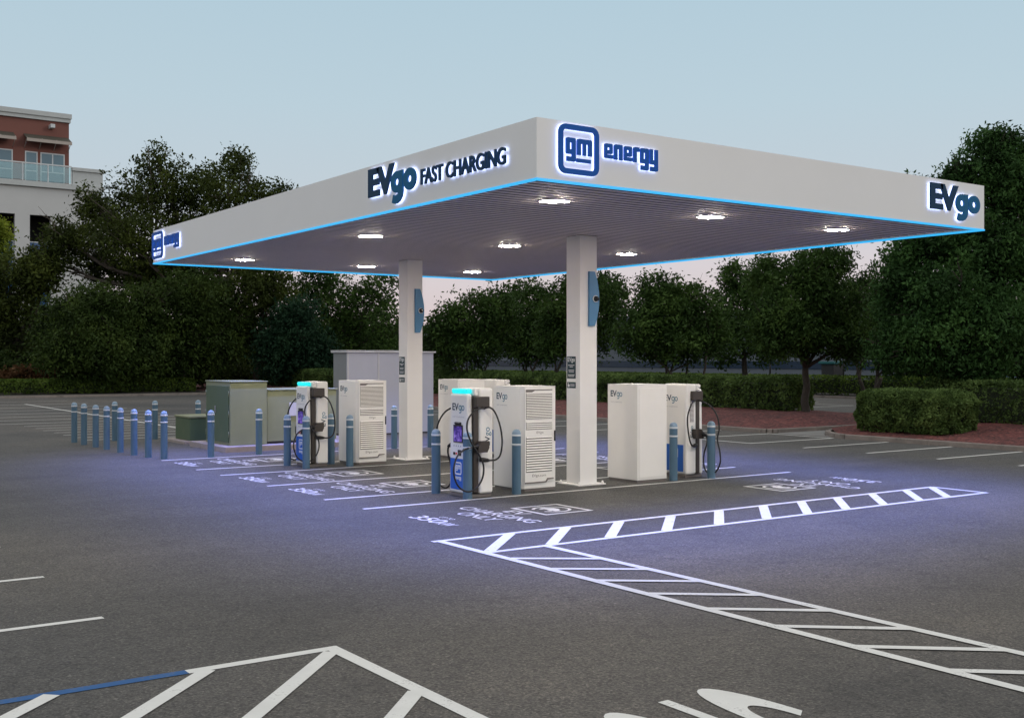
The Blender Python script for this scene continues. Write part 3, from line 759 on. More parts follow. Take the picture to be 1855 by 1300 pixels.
for q in OFF:                    # the two right hand stations stand with their top light off
    for ch in q.children:
        if ch.name.startswith('status_light'):
            ch.material_slots[0].link = 'OBJECT'; ch.material_slots[0].material = M['cab']
def make_cabinet(label):
    r = thing('power_cabinet', label, 'power cabinet', (0, 0, 0), 0, 'white power cabinets under the canopy')
    # plan: x -.4 .. .4, y -.46 .. .46, chamfered front corner
    p = [(-.40, .46), (-.40, -.25), (-.39, -.40), (-.33, -.46), (.40, -.46), (.40, .46)]
    mb = MB(); mb.prism([(x*.96, y*.96) for x, y in p], 0, .05, 0); mb.build('plinth', 'trim', r)
    mb = MB(); mb.prism(p, .051, 1.955, 0); mb.prism([(x*1.006, y*1.006) for x, y in p], 1.957, 1.975, 0)
    b = mb.build('cabinet_body', 'cab', r)
    bv = b.modifiers.new('bevel', 'BEVEL'); bv.width = .008; bv.segments = 2; bv.limit_method = 'ANGLE'
    # vent door on the y- face
    mb = MB(); mb.rbox(-.335, .345, -.478, -.4605, .17, 1.925, .006, 2, 0)
    d = mb.build('vent_door', 'cab', r)
    mb = MB()
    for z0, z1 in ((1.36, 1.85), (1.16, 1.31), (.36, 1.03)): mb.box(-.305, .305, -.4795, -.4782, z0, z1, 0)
    for z0, z1, n in ((1.36, 1.85, 16), (1.16, 1.31, 4), (.36, 1.03, 14)):
        h = (z1-z0)/n
        for k in range(n):
            z = z0+k*h
            mb.prism([(-.4800, z+h*.42), (-.497, z+h*.42), (-.4800, z+h*.98)], -.300, .300, 1, Matrix(((0, 0, 1, 0), (1, 0, 0, 0), (0, 1, 0, 0), (0, 0, 0, 1))))
    mb.build('louvre', ['cab_dark', 'cab'], d)
    mb = MB(); R = FACE['front'].to_4x4(); R.translation = (0, -.4785, 0)
    mb.prism([(-.31, 1.915), (.31, 1.915), (.31, 1.895), (-.10, 1.895), (-.17, 1.862), (-.31, 1.862)], 0, .003, 0, R)
    mb.prism([(-.33, .175), (.15, .175), (.19, .235), (.335, .235), (.335, .215), (.20, .205), (.16, .155), (-.33, .155)], 0, .012, 0, R)
    mb.build('door_trim', 'trim', d)
    mb = MB(); text_shape(mb, 'EVgo', (-.06, .10, 1.07, 1.125), 'front', (0, -.4792, 0), 0, 0, 0); text_shape(mb, 'EVgo.com', (-.16, .16, .255, .32), 'front', (0, -.4792, 0), 0, 0, 0); mb.build('door_print', 'trim', d)
    mb = MB(); mb.rbox(.362, .386, -.485, -.461, .93, 1.13, .006, 2); mb.build('handle', 'rubber', r)
    mb = MB()
    for s in (.46, 0): pass
    evgo_logo(mb, -.36, .36, 1.72, .125, 'left', (-.4025, 0, 0)); evgo_logo(mb, -.36, .36, 1.72, .125, 'right', (.4025, 0, 0))
    mb.build('logo_print', ['navy_s', 'teal_s', 'grey_print'], r)
    # far side: two shut panels
    mb = MB(); mb.rbox(-.36, .36, .4605, .472, .1, 1.9, .005, 2); mb.build('back_panel', 'cab', r)
    return r
K = make_cabinet('white louvred power cabinet right behind the charging station nearest the camera'); K.location = (3.70, 5.42, 0)
# local logo sits towards the far edge of the left face, so its print is shifted there
q = copy_tree(K); q.location = (3.62, 11.96, 0); q['label'] = 'farther white louvred power cabinet in front of the grey enclosure'
q = copy_tree(K); q.location = (6.47, 5.30, 0); q.rotation_euler.z = math.pi; q['label'] = 'plain sided white power cabinet just right of the nearer canopy column'
q = copy_tree(K); q.location = (6.36, 11.85, 0); q.rotation_euler.z = math.pi; q['label'] = 'plain sided white power cabinet whose upper part shows behind the nearest charging station'

# ------------------------------------------------------------------ bollards
def make_bollard():
    r = thing('bollard', 'x', 'bollard', (0, 0, 0), 0, 'blue bollards around the chargers and utility cabinets')
    mb = MB(); mb.lathe([(.086, 0), (.085, .01), (.084, 1.09)], 24); mb.build('sleeve', 'boll', r)
    mb = MB(); mb.lathe([(.084, 1.09), (.083, 1.12), (.073, 1.155), (.05, 1.18), (.02, 1.192), (0, 1.194)], 24); mb.build('dome', 'cap_b', r)
    for z in (.895, 1.065): mb = MB(); mb.lathe([(.0845, z), (.0868, z+.001), (.0868, z+.034), (.0845, z+.035)], 24); mb.build('reflective_band', 'band', r)
    return r
B = make_bollard()
spots = [
 (1.91, 5.74, 'blue bollard left of the nearest charging station, ringed by its hanging cable'), (1.94, 4.71, 'blue bollard straight in front of the nearest charging station'),
 (3.08, 4.81, 'blue bollard in front of the chamfered corner of the nearest louvred cabinet'), (2.87, 5.60, 'bollard glimpsed in the gap between the nearest charging station and its cabinet'),
 (1.85, 12.32, 'blue bollard left of the farther charging station, ringed by its cable'), (1.93, 11.46, 'blue bollard straight in front of the farther charging station'),
 (2.87, 12.11, 'blue bollard between the farther charging station and the farther louvred cabinet'), (2.98, 11.36, 'blue bollard before the left face of the farther louvred cabinet'),
 (7.01, 4.79, 'blue bollard in front of the blue panel at the right island'), (7.95, 4.65, 'blue bollard at the right end of the nearer island with a cable looping behind'),
 (6.32, 15.25, 'blue bollard before the grey enclosure, left of the farther canopy column'), (7.37, 15.05, 'blue bollard before the grey enclosure, right of the farther canopy column'),
 (2.48, 15.55, 'blue bollard in front of the pale side of the tall green cabinet'), (1.17, 15.48, 'blue bollard in front of the dark door of the tall green cabinet'),
 (.05, 15.7, 'nearest bollard of the curved row left of the green cabinets'), (-.14, 16.35, 'second nearest bollard of the curved row left of the green cabinets'),
 (-.23, 17.25, 'third nearest bollard of the curved row left of the green cabinets'), (-.28, 18.3, 'fourth nearest bollard of the curved row left of the green cabinets'),
 (-.31, 19.5, 'fourth farthest bollard of the curved row left of the green cabinets'), (-.34, 20.5, 'third farthest bollard of the curved row left of the green cabinets'),
 (-.38, 21.6, 'second farthest bollard of the curved row left of the green cabinets'), (-.38, 22.7, 'leftmost and farthest bollard of the curved row left of the green cabinets'),
 (.8, 22.7, 'back row bollard seen just behind the curved row'), (2.02, 22.7, 'back row bollard standing alone left of the small green box'),
 (3.28, 22.4, 'back row bollard half hidden by the small green box')]
for i, (x, y, lab) in enumerate(spots):
    o = B if i == 0 else copy_tree(B)
    o.location = (x, y, 0); o.rotation_euler.z = i*.7; o['label'] = lab

# ------------------------------------------------------------------ utility cabinets
def slab(x0, x1, y0, y1, h):
    mb = MB(); mb.rbox(x0, x1, y0, y1, -.03, h, .015, 2); tag(mb.build('concrete_slab', 'pad'), kind='structure')
slab(1.95, 6.4, 16.55, 19.35, .15)
r = thing('utility_cabinet', 'tall green steel cabinet with a darker hinged door on a concrete pad', 'utility cabinet', (2.22, 16.9, .15), 0, 'green utility cabinets')
mb = MB(); mb.rbox(0, 1.05, 0, 1.85, 0, 1.70, .012, 2); mb.build('cabinet_body', 'green', r)
mb = MB(); mb.rbox(-.022, 1.072, -.03, 1.872, 1.702, 1.735, .012, 2); mb.build('lid', 'green', r)
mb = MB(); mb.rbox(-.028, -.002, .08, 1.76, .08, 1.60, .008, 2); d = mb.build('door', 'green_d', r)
mb = MB()
for z in (.3, .85, 1.4):
    for y in (.06, 1.79): mb.tube([(-.02, y, z-.08), (-.02, y, z+.08)], .013, 8)
mb.build('hinge', 'green', d)
mb = MB(); mb.rbox(-.05, -.03, 1.0, 1.05, .85, 1.05, .006, 2); mb.build('handle', 'steel', d)
r = thing('utility_cabinet', 'lower wide green steel cabinet standing right of the tall green one', 'utility cabinet', (3.31, 16.98, .15), 0, 'green utility cabinets')
mb = MB(); mb.rbox(.0, 2.1, .02, 1.5, .06, 1.46, .012, 2); mb.build('cabinet_body', 'green', r)
mb = MB(); mb.rbox(-.0, 2.14, -.012, 1.53, 1.462, 1.50, .012, 2); mb.build('lid', 'green', r)
mb = MB(); mb.box(.03, 2.06, .06, 1.46, 0, .058); mb.build('plinth', 'gap', r)
mb = MB(); mb.rbox(.65, 1.4, -.005, .018, .75, 1.12, .006, 2); mb.build('label_plate', 'grey_cap', r)
slab(2.05, 3.6, 20.05, 22.0, .08)
r = thing('transformer_box', 'small low green box on its own pad, left of the tall green cabinet', 'utility box', (2.28, 20.26, .08))
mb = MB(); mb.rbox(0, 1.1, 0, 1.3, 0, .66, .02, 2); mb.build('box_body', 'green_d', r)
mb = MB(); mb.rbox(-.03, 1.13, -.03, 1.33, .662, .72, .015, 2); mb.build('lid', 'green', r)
r = thing('utility_enclosure', 'large grey panelled enclosure with overhanging cap behind the farther column', 'enclosure', (7.47, 20.4, 0))
EW = on_v(785, 700, 20.4)[0]-7.47
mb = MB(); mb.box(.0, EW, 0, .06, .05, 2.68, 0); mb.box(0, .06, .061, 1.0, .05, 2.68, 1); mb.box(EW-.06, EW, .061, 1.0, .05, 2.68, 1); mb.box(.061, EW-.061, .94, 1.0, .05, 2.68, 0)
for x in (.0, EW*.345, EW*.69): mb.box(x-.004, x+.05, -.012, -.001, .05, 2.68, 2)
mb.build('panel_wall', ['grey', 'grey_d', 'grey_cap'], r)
mb = MB(); mb.rbox(-.07, EW+.07, -.07, 1.07, 2.682, 2.735, .01, 1)
for x in (-.07, EW*.30, EW*.62): mb.rbox(x, x+EW*.22, -.075, 1.075, 2.737, 2.765, .008, 1)
mb.build('cap', 'grey_cap', r)
mb = MB(); mb.box(-.02, EW+.02, -.02, 1.02, 0, .049); mb.build('base', 'gap', r)

# ------------------------------------------------------------------ plants
def quads_mesh(name, c, a, b, mat, extra=None):
    """diamond leaves: centre c, half length a, half width b"""
    n = len(c); co = np.empty((n, 4, 3), np.float32)
    co[:, 0] = c-a; co[:, 1] = c+b-a*.15; co[:, 2] = c+a; co[:, 3] = c-b-a*.15
    me = bpy.data.meshes.new(name); me.vertices.add(n*4); me.vertices.foreach_set('co', co.ravel())
    me.loops.add(n*4); me.polygons.add(n)
    me.loops.foreach_set('vertex_index', np.arange(n*4, dtype=np.int32)); me.polygons.foreach_set('loop_start', np.arange(0, n*4, 4, dtype=np.int32))
    me.materials.append(M[mat]); me.update(calc_edges=True); return me
def rand_dirs(rng, n):
    d = rng.normal(size=(n, 3)); return d/np.linalg.norm(d, axis=1, keepdims=True)
def leaves(rng, cent, nrm, size, droop=.3, aspect=.42):
    n = len(cent)
    a = rand_dirs(rng, n)*.9+nrm*.45; a[:, 2] -= droop
    a /= np.linalg.norm(a, axis=1, keepdims=True)
    b = np.cross(a, rand_dirs(rng, n)); b /= np.linalg.norm(b, axis=1, keepdims=True)+1e-9
    s = size*(.65+.7*rng.random((n, 1)))
    return a*s*.5, b*s*.5*aspect
def crown(name, lobes, clusters, per, size, spread, mat, seed, parent, droop=.3, inner=.35, twigs=.12, aspect=.42, flat=.75):
    """leaf clumps spread through the lobes: (centre, radii)"""
    rng = np.random.default_rng(seed)
    vol = np.array([(r[0]*r[1]*r[2])**.7 for _, r in lobes]); vol /= vol.sum()
    k = rng.choice(len(lobes), clusters, p=vol); C = np.array([c for c, _ in lobes])[k]; R = np.array([r for _, r in lobes])[k]
    d = rand_dirs(rng, clusters)
    rad = inner+(1-inner)*rng.random(clusters)**.55
    bumpy = np.array([.86+.34*mn.noise((p[0]*2.3+seed, p[1]*2.3+q*3.1, p[2]*2.3)) for p, q in zip(d, k)])
    rad *= bumpy
    tw = rng.random(clusters) < twigs; rad[tw] *= 1.12+.16*rng.random(tw.sum())
    P = C+d*R*rad[:, None]
    cs = spread*(.55+.9*rng.random(clusters)); cs[tw] *= .55
    cnt = np.maximum(3, (per*(.5+rng.random(clusters))).astype(int)); cnt[tw] = (cnt[tw]*.5).astype(int)+2
    idx = np.repeat(np.arange(clusters), cnt)
    off = rng.normal(size=(len(idx), 3))*cs[idx][:, None]*.6; off[:, 2] *= flat
    pos = P[idx]+off; nr = d[idx]
    pos[:, 2] = np.maximum(pos[:, 2], .12)
    a, b = leaves(rng, pos, nr, size, droop, aspect)
    o = bpy.data.objects.new(name, quads_mesh(name, pos, a, b, mat)); return link(o, parent)
def limb(mb, a, b, r0, r1, rng, wob=.12, n=6):
    a = Vector(a); b = Vector(b); L = (b-a).length; pts = []; rr = []
    for i in range(n+1):
        t = i/n; w = math.sin(t*math.pi)*wob*L
        p = a.lerp(b, t)+Vector((rng.uniform(-1, 1), rng.uniform(-1, 1), rng.uniform(-.3, .6)))*w*.5
        pts.append(p); rr.append(r0+(r1-r0)*t)
    pts[0] = a; pts[-1] = b
    mb.tube(spline(pts, 3), [r0+(r1-r0)*i/(n*3) for i in range(n*3+1)], 8); return pts
def tree(name, label, base, lobes, mat, seed, clusters, per, size, spread, fork=.3, stems=1, r0=.2, group=None, bk='bark', cat='tree', **kw):
    """lobes relative to the base; limbs run from the fork into each lobe"""
    rng = random.Random(seed); t = thing(name, label, cat, base, 0, group)
    mb = MB(); H = max(c[2]+r[2] for c, r in lobes)
    forks = []
    for s in range(stems):
        an = 2*math.pi*s/stems+rng.random(); o = (math.cos(an)*r0*.9, math.sin(an)*r0*.9, -.1) if stems > 1 else (0, 0, -.1)
        f = (math.cos(an)*(H*.05 if stems == 1 else H*.13), math.sin(an)*(H*.05 if stems == 1 else H*.13), H*fork*(.9+.3*rng.random()))
        mb.tube([(o[0], o[1], o[2]), (o[0]*.9, o[1]*.9, .12)], [r0*1.25/stems**.4, r0/stems**.4], 10)
        limb(mb, (o[0]*.9, o[1]*.9, .12), f, r0/stems**.4, r0*.72/stems**.4, rng, .05); forks.append(f)
    for i, (c, r) in enumerate(lobes):
        f = min(forks, key=lambda q: (Vector(q)-Vector(c)).length)
        pts = limb(mb, f, c, r0*.5/stems**.3, r0*.16, rng, .12)
        for k in range(5):
            st = pts[rng.randint(2, len(pts)-1)]; e = Vector(c)+Vector((rng.uniform(-1, 1)*r[0], rng.uniform(-1, 1)*r[1], rng.uniform(-.5, 1)*r[2]))*.85
            sp = limb(mb, st, e, r0*.18, r0*.045, rng, .15, 4)
            for j in range(2):
                e2 = Vector(e)+Vector((rng.uniform(-1, 1)*r[0], rng.uniform(-1, 1)*r[1], rng.uniform(-.2, 1)*r[2]))*.35
                limb(mb, sp[-2], e2, r0*.06, r0*.025, rng, .1, 3)
    mb.build('trunk', bk, t)
    crown('crown', lobes, clusters, per, size, spread, mat, seed, t, **kw)
    return t
def px_tree(name, label, px, D, blobs, mat, seed, depth_k=.9, **kw):
    """blobs: (px, py, half width px, half height px[, dD]) of the crown as seen; each is a true ellipsoid D metres off"""
    b = at(px, CY, D); b.z = 0; lobes = []
    for q in blobs:
        x, y, hw, hh = q[:4]; dd = q[4] if len(q) > 4 else 0
        c = at(x, y, D+dd)-b; rx = hw/F*D; lobes.append(((c.x, c.y, c.z), (rx, rx*depth_k, hh/F*D)))
    return tree(name, label, b, lobes, mat, seed, **kw)

G1 = 'trees behind the hedges'
# left: tall loose tree, broad dense trees in front of it
px_tree('tall_tree', 'tall open crowned tree rising above the left end of the canopy', 330, 88,
        [(265, 350, 75, 70), (345, 350, 75, 78, 2), (415, 345, 65, 72, -1), (475, 375, 55, 60), (190, 400, 60, 55, 2), (240, 430, 90, 60, -2), (350, 440, 95, 60), (130, 440, 55, 45), (515, 360, 30, 35), (285, 290, 26, 36), (430, 290, 34, 30), (200, 480, 80, 50, 3), (440, 450, 80, 50, 2), (300, 500, 70, 45, 1), (380, 495, 70, 40, 2), (250, 500, 60, 45, 2), (108, 425, 42, 42), (165, 368, 38, 34, 1), (80, 475, 38, 38)],
        'leaf_oak', 11, clusters=3600, per=19, size=.27, spread=.5, r0=.42, fork=.28, group=G1, bk='bark_pale', droop=.1, inner=.15, twigs=.22, aspect=.5)
px_tree('broad_tree', 'broad dense dark tree filling the left side behind the low hedge', 175, 79,
        [(175, 590, 95, 75), (125, 640, 65, 60, -2), (230, 560, 85, 50, 1), (205, 640, 100, 60, -1), (150, 560, 60, 42), (100, 600, 45, 55, 1)],
        'leaf_bush', 12, clusters=2300, per=19, size=.27, spread=.65, r0=.3, fork=.2, group=G1, droop=.45)
px_tree('broad_tree', 'broad dense dark tree right of the broadest one, just under the left canopy tip', 325, 82,
        [(320, 570, 95, 65), (375, 620, 80, 70, 1), (290, 630, 80, 65, -1), (350, 530, 80, 45), (420, 580, 50, 60, 3)],
        'leaf_bush', 13, clusters=2200, per=19, size=.27, spread=.65, r0=.3, fork=.22, group=G1, droop=.45)
px_tree('shade_tree', 'near black tree at the left edge below the yellow green one', 20, 86,
        [(20, 520, 70, 75), (-40, 560, 70, 90), (70, 500, 45, 50), (15, 620, 55, 60), (90, 470, 35, 45)],
        'leaf_oak', 14, clusters=1300, per=16, size=.33, spread=.65, r0=.3, fork=.25, group=G1)
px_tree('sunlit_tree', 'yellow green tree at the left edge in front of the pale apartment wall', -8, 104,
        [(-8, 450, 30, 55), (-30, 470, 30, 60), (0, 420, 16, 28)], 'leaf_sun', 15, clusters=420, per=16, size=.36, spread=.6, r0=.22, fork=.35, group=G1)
px_tree('shade_tree', 'dark loose tree under the canopy edge, right of the broad trees, with bare lower limbs', 462, 86,
        [(450, 530, 70, 55), (510, 560, 55, 50, 1), (430, 600, 55, 50), (480, 500, 60, 40)],
        'leaf_oak', 16, clusters=900, per=15, size=.32, spread=.6, r0=.3, fork=.3, group=G1, twigs=.2)
px_tree('conifer_like_tree', 'blue green bushy tree left of the grey enclosure', 540, 84,
        [(525, 615, 60, 65), (570, 640, 50, 50, 1), (500, 650, 45, 45), (545, 570, 40, 40)],
        'leaf_teal', 17, clusters=950, per=16, size=.3, spread=.6, r0=.2, fork=.2, group=G1, droop=.5)
px_tree('loose_tree', 'thin leaved tree with bright sky gaps behind the grey enclosure', 630, 92,
        [(600, 540, 65, 55), (660, 560, 60, 65, 1), (690, 520, 45, 45), (620, 620, 70, 60), (570, 520, 50, 45), (700, 600, 45, 65, -2)],
        'leaf_row', 18, clusters=1150, per=14, size=.32, spread=.62, r0=.24, fork=.3, group=G1, twigs=.2)
px_tree('loose_tree', 'round topped tree just right of the farther column', 865, 66,
        [(860, 575, 62, 58), (815, 595, 45, 55), (905, 570, 45, 55, 1), (850, 630, 65, 40), (790, 620, 40, 45, 1)],
        'leaf_row', 19, clusters=1250, per=15, size=.24, spread=.45, r0=.17, fork=.14, stems=4, group=G1, twigs=.2)
px_tree('loose_tree', 'taller dark tree left of the nearer column, touching the canopy edge', 955, 72,
        [(955, 560, 62, 62), (990, 600, 45, 50), (920, 610, 40, 45, 1), (965, 630, 55, 35)],
        'leaf_row', 20, clusters=1100, per=15, size=.25, spread=.48, r0=.19, fork=.16, stems=3, group=G1)
px_tree('loose_tree', 'dark tree directly behind the nearer column', 1040, 62,
        [(1030, 560, 60, 60), (1085, 580, 50, 75, 1), (1010, 610, 50, 48), (1060, 520, 50, 42), (1110, 540, 40, 50, 3)],
        'leaf_row', 21, clusters=1300, per=15, size=.23, spread=.45, r0=.2, fork=.15, stems=3, group=G1, twigs=.2)
px_tree('round_tree', 'round bushy tree behind the hedge right of the nearer column', 1240, 58,
        [(1215, 565, 75, 60), (1265, 560, 60, 55, 1), (1160, 600, 62, 55, -1), (1225, 620, 85, 45), (1195, 530, 50, 40), (1290, 600, 45, 55)],
        'leaf_row', 22, clusters=1700, per=16, size=.22, spread=.42, r0=.2, fork=.13, stems=4, group=G1)
px_tree('round_tree', 'second round tree overlapping the bushy one from behind, left of the single trunk', 1350, 66,
        [(1340, 560, 55, 65), (1375, 530, 45, 50), (1310, 620, 45, 50), (1390, 610, 60, 55), (1325, 500, 32, 34)],
        'leaf_row', 23, clusters=1150, per=15, size=.24, spread=.45, r0=.2, fork=.25, group=G1, twigs=.2)
px_tree('street_tree', 'single trunked tree standing in the red mulch at the end of the hedge', 1459, 44.3,
        [(1455, 545, 85, 65), (1410, 590, 70, 60, -1), (1520, 560, 65, 65, 1), (1470, 490, 70, 45), (1390, 500, 40, 48, 1), (1450, 612, 90, 34), (1540, 620, 50, 42), (1510, 470, 42, 30)],
        'leaf_row', 24, clusters=2600, per=18, size=.165, spread=.33, r0=.17, fork=.26, group=G1, twigs=.18)
px_tree('round_tree', 'low forked tree before the grey office, left of the big right tree', 1580, 62,
        [(1575, 590, 60, 55), (1620, 570, 55, 60, 1), (1545, 620, 45, 40), (1600, 520, 50, 45), (1640, 630, 45, 45), (1560, 535, 40, 40)],
        'leaf_row', 25, clusters=1300, per=15, size=.22, spread=.42, r0=.2, fork=.16, stems=3, group=G1)
px_tree('sapling', 'slim young tree with a thin upright trunk left of the low forked tree', 1555, 74,
        [(1553, 620, 32, 40), (1545, 580, 26, 34), (1570, 600, 24, 36)], 'leaf_row', 26, clusters=350, per=14, size=.22, spread=.4, r0=.1, fork=.3, group=G1)
px_tree('big_tree', 'huge glossy leaved tree filling the right edge behind the canopy corner', 1885, 40,
        [(1805, 325, 95, 85), (1735, 340, 55, 55, .5), (1860, 330, 90, 95), (1690, 430, 70, 60, .5), (1770, 450, 110, 80), (1860, 480, 90, 100), (1720, 540, 90, 70, -1), (1650, 520, 55, 45), (1690, 610, 80, 60, -1.2), (1800, 590, 110, 80, -1), (1870, 640, 70, 70), (1760, 665, 90, 38, -1), (1670, 650, 45, 38, -.5), (1800, 255, 55, 26), (1655, 340, 42, 18, 2), (1630, 590, 42, 45), (1640, 470, 52, 45, .5), (1615, 545, 42, 55), (1615, 640, 45, 50, -.5)],
        'leaf_big', 27, clusters=6000, per=20, size=.17, spread=.32, r0=.3, fork=.22, group=G1, droop=.35, twigs=.2, inner=.25)
# undergrowth behind the left hedge
def shrub(label, px, D, w, h, mat, seed, n=300):
    b = at(px, CY, D); b.z = .1
    t = thing('shrub', label, 'shrub', b, 0, 'shrubs under the left trees')
    rng = random.Random(seed); mb = MB()
    for k in range(6): limb(mb, (rng.uniform(-.2, .2), rng.uniform(-.2, .2), -.1), (rng.uniform(-.7, .7)*w, rng.uniform(-.5, .5)*w, h*.7), .04, .012, rng, .1, 4)
    mb.build('stem', 'bark', t)
    crown('foliage', [((0, 0, h*.5), (w, w*.7, h*.55)), ((w*.4, 0, h*.4), (w*.6, w*.6, h*.42)), ((-w*.5, 0, h*.42), (w*.6, w*.6, h*.45))], n, 15, .26, .42, mat, seed, t, inner=.1)
for i, (lab, px, D, w, h, mt) in enumerate([
    ('dark rounded shrub at the far left behind the low hedge', -10, 80, 2.6, 3.2, 'leaf_bush'), ('low russet shrub behind the low hedge near the left edge', 38, 79, 1.5, 1.9, 'leaf_rust'),
    ('small russet shrub below the broadest dark tree', 98, 80, 1.3, 2.1, 'leaf_rust'), ('dark shrub behind the middle of the low hedge', 160, 82, 2.9, 2.8, 'leaf_bush'),
    ('dark shrub behind the low hedge below the left canopy tip', 250, 84, 3.2, 3.0, 'leaf_bush'), ('dark shrub behind the right end of the low hedge', 345, 87, 3.2, 3.0, 'leaf_oak'),
    ('dark shrub above the tall green cabinet', 425, 90, 3.0, 2.6, 'leaf_oak'), ('dark shrub left of the grey enclosure, behind the far hedge', 560, 97, 3.4, 3.2, 'leaf_bush'),
    ('dark shrub hidden partly by the grey enclosure', 660, 95, 3.4, 3.6, 'leaf_bush'), ('dark shrub just right of the grey enclosure', 795, 76, 1.8, 2.6, 'leaf_bush')]):
    shrub(lab, px, D, w, h, mt, 60+i)
def wood(name, px0, px1, D, py, seed):
    """a far off belt of trees that reads as one mass"""
    rng = np.random.default_rng(seed); lobes = []
    n = int((px1-px0)/35)
    for i in range(n):
        x = px0+(px1-px0)*(i+.5)/n; h = (CY-py)/F*D*(.75+.4*rng.random()); c = at(x, CY, D+rng.uniform(-4, 4)); rx = 30/F*D
        lobes.append(((c.x, c.y, h*.5+1.2), (rx, rx, h*.5+1.2)))
    o = crown(name, lobes, n*120, 14, .6, 1.0, 'leaf_bush', seed, None, inner=.3); return tag(o, kind='stuff')
wood('distant_woods', -140, 760, 104, 560, 91)
wood('distant_woods', 1640, 2000, 74, 600, 92)

# hedges: clipped leaves over stems and a dark core added to block light
def hedge(label, x0, x1, y0, y1, z0, z1, n, size, mat, seed, lump=.14):
    rng = np.random.default_rng(seed); cx, cy = (x0+x1)/2, (y0+y1)/2
    t = thing('hedge', label, 'hedge', (cx, cy, 0), 0, 'clipped hedges')
    X, Y = (x1-x0)/2, (y1-y0)/2
    mb = MB(); k = .24; mb.box(-X+k, X-k, -Y+k, Y-k, z0+.16, z1-k)  # dark box added inside so no light comes through the leaves
    for j in range(int(Y*2/.5)): mb.tube([(rng.uniform(-.4, .4)*X, -Y+.3+j*.5, z0-.25), (rng.uniform(-.4, .4)*X, -Y+.3+j*.5, z0+.2)], .025, 5)
    mb.build('twigs', 'core', t)
    H = z1-z0; areas = np.array([2*Y*H, 2*Y*H, 2*X*H, 2*X*H, 4*X*Y*.8]); f = rng.choice(5, n, p=areas/areas.sum())
    s = rng.uniform(-1, 1, n); q = rng.uniform(-1, 1, n); zz = z0+H*rng.random(n)
    p = np.zeros((n, 3)); nr = np.zeros((n, 3))
    for i, (ax, sg) in enumerate(((0, -1), (0, 1), (1, -1), (1, 1))):
        m = f == i
        if ax == 0: p[m, 0] = sg*X; p[m, 1] = s[m]*Y; nr[m, 0] = sg
        else: p[m, 1] = sg*Y; p[m, 0] = s[m]*X; nr[m, 1] = sg
        p[m, 2] = zz[m]
    m = f == 4; p[m, 0] = s[m]*X; p[m, 1] = q[m]*Y; p[m, 2] = z1; nr[m, 2] = 1
    lum = np.array([mn.noise((a[0]*1.9+seed, a[1]*1.9, a[2]*2.3))*.6+mn.noise((a[0]*5+seed, a[1]*5, a[2]*5))*.5 for a in p])
    low = np.clip((z0+.35-p[:, 2])/.35, 0, 1)
    amt = lum*lump-low*.10-np.abs(rng.normal(size=n))*.045
    amt[m] = amt[m]*.4
    p += nr*amt[:, None]; p[:, 2] += rng.normal(size=n)*.02
    # shoulders and corners worn round
    ex = np.clip((np.abs(p[:, 0])-X+.4)/.4, 0, 1); ey = np.clip((np.abs(p[:, 1])-Y+.4)/.4, 0, 1); ez = np.clip((p[:, 2]-z1+.4)/.4, 0, 1)
    p[:, 2] -= .16*np.maximum(ex, ey)**2*ez; p[:, 0] -= np.sign(p[:, 0])*.14*np.maximum(ez, ey)**2*ex; p[:, 1] -= np.sign(p[:, 1])*.14*np.maximum(ez, ex)**2*ey
    # straggling hem: lower edge is ragged
    hem = np.array([mn.noise((a[0]*2.1, a[1]*2.1, seed)) for a in p]); keep = p[:, 2] > z0+.03+.15*hem
    p, nr = p[keep], nr[keep]
    a, b = leaves(rng, p, nr*1.2+np.array((0, 0, .35)), size, -.15, .62)
    link(bpy.data.objects.new('foliage', quads_mesh('foliage', p, a, b, mat)), t); return t
hedge('near right clipped hedge on red mulch by the kerb', 20.85, 22.9, 7.85, 11.2, .18, 1.49, 30000, .088, 'leaf_hedge', 31, .26)
hedge('right edge hedge set back behind the near clipped hedge', 25.0, 27.0, -9, 11.6, .3, 1.74, 32000, .10, 'leaf_hedge', 32, .24)
hedge('long clipped hedge on red mulch behind the chargers', 26.1, 27.8, 18.3, 76, .3, 1.70, 90000, .13, 'leaf_hedge', 33, .24)
hedge('far hedge across the lane before the grey office', 50, 51.6, 12, 140, .1, 1.36, 52000, .17, 'leaf_back', 34, .12)
hedge('low trimmed hedge along the left rear kerb', -42, 19.2, 67.6, 69.2, .1, 1.08, 52000, .15, 'leaf_back', 35, .10)

# ------------------------------------------------------------------ buildings
VA = 113.0
ap = thing('apartment_building', 'red and white apartment block with roof terrace above the left trees', 'apartment building', (0, 0, 0))
xr = on_v(125, 300, VA)[0]
mb = MB(); mb.box(-8, xr, VA, VA+16, 20.4, 27.6); mb.build('upper_wall', 'stucco_red', ap)
mb = MB(); mb.box(-8.3, xr+.12, VA-.25, VA+16.2, 27.602, 28.0); mb.box(-8.5, xr+.2, VA-.4, VA+16.4, 28.002, 28.5); mb.build('cornice', 'cornice', ap)
VB = 110.8
xw = on_v(184, 340, VB)[0]
o1 = on_v(27, 400, VB)[0]; o2 = on_v(54, 400, VB)[0]; o3 = on_v(92, 400, VB)[0]; zt = 17.3
mb = MB(); mb.box(-8, xw, VB, VB+.5, zt, 20.2); mb.box(o1, o2, VB, VB+.5, 0, zt-.001); mb.box(o3, xw, VB, VB+.5, 0, zt-.001); mb.box(-8, o1-5.5, VB, VB+.5, 0, zt-.001)
mb.box(-8, xw, VB+3, VB+3.4, 0, 20.19); mb.box(xw-.4, xw-.001, VB+.501, VB+16, 0, 20.19)
mb.build('lower_wall', 'stucco_white', ap)
mb = MB(); mb.box(-8, xw-.5, VB+2.9, VB+2.98, 0, 20.1); mb.build('recess_wall', 'dark_room', ap)
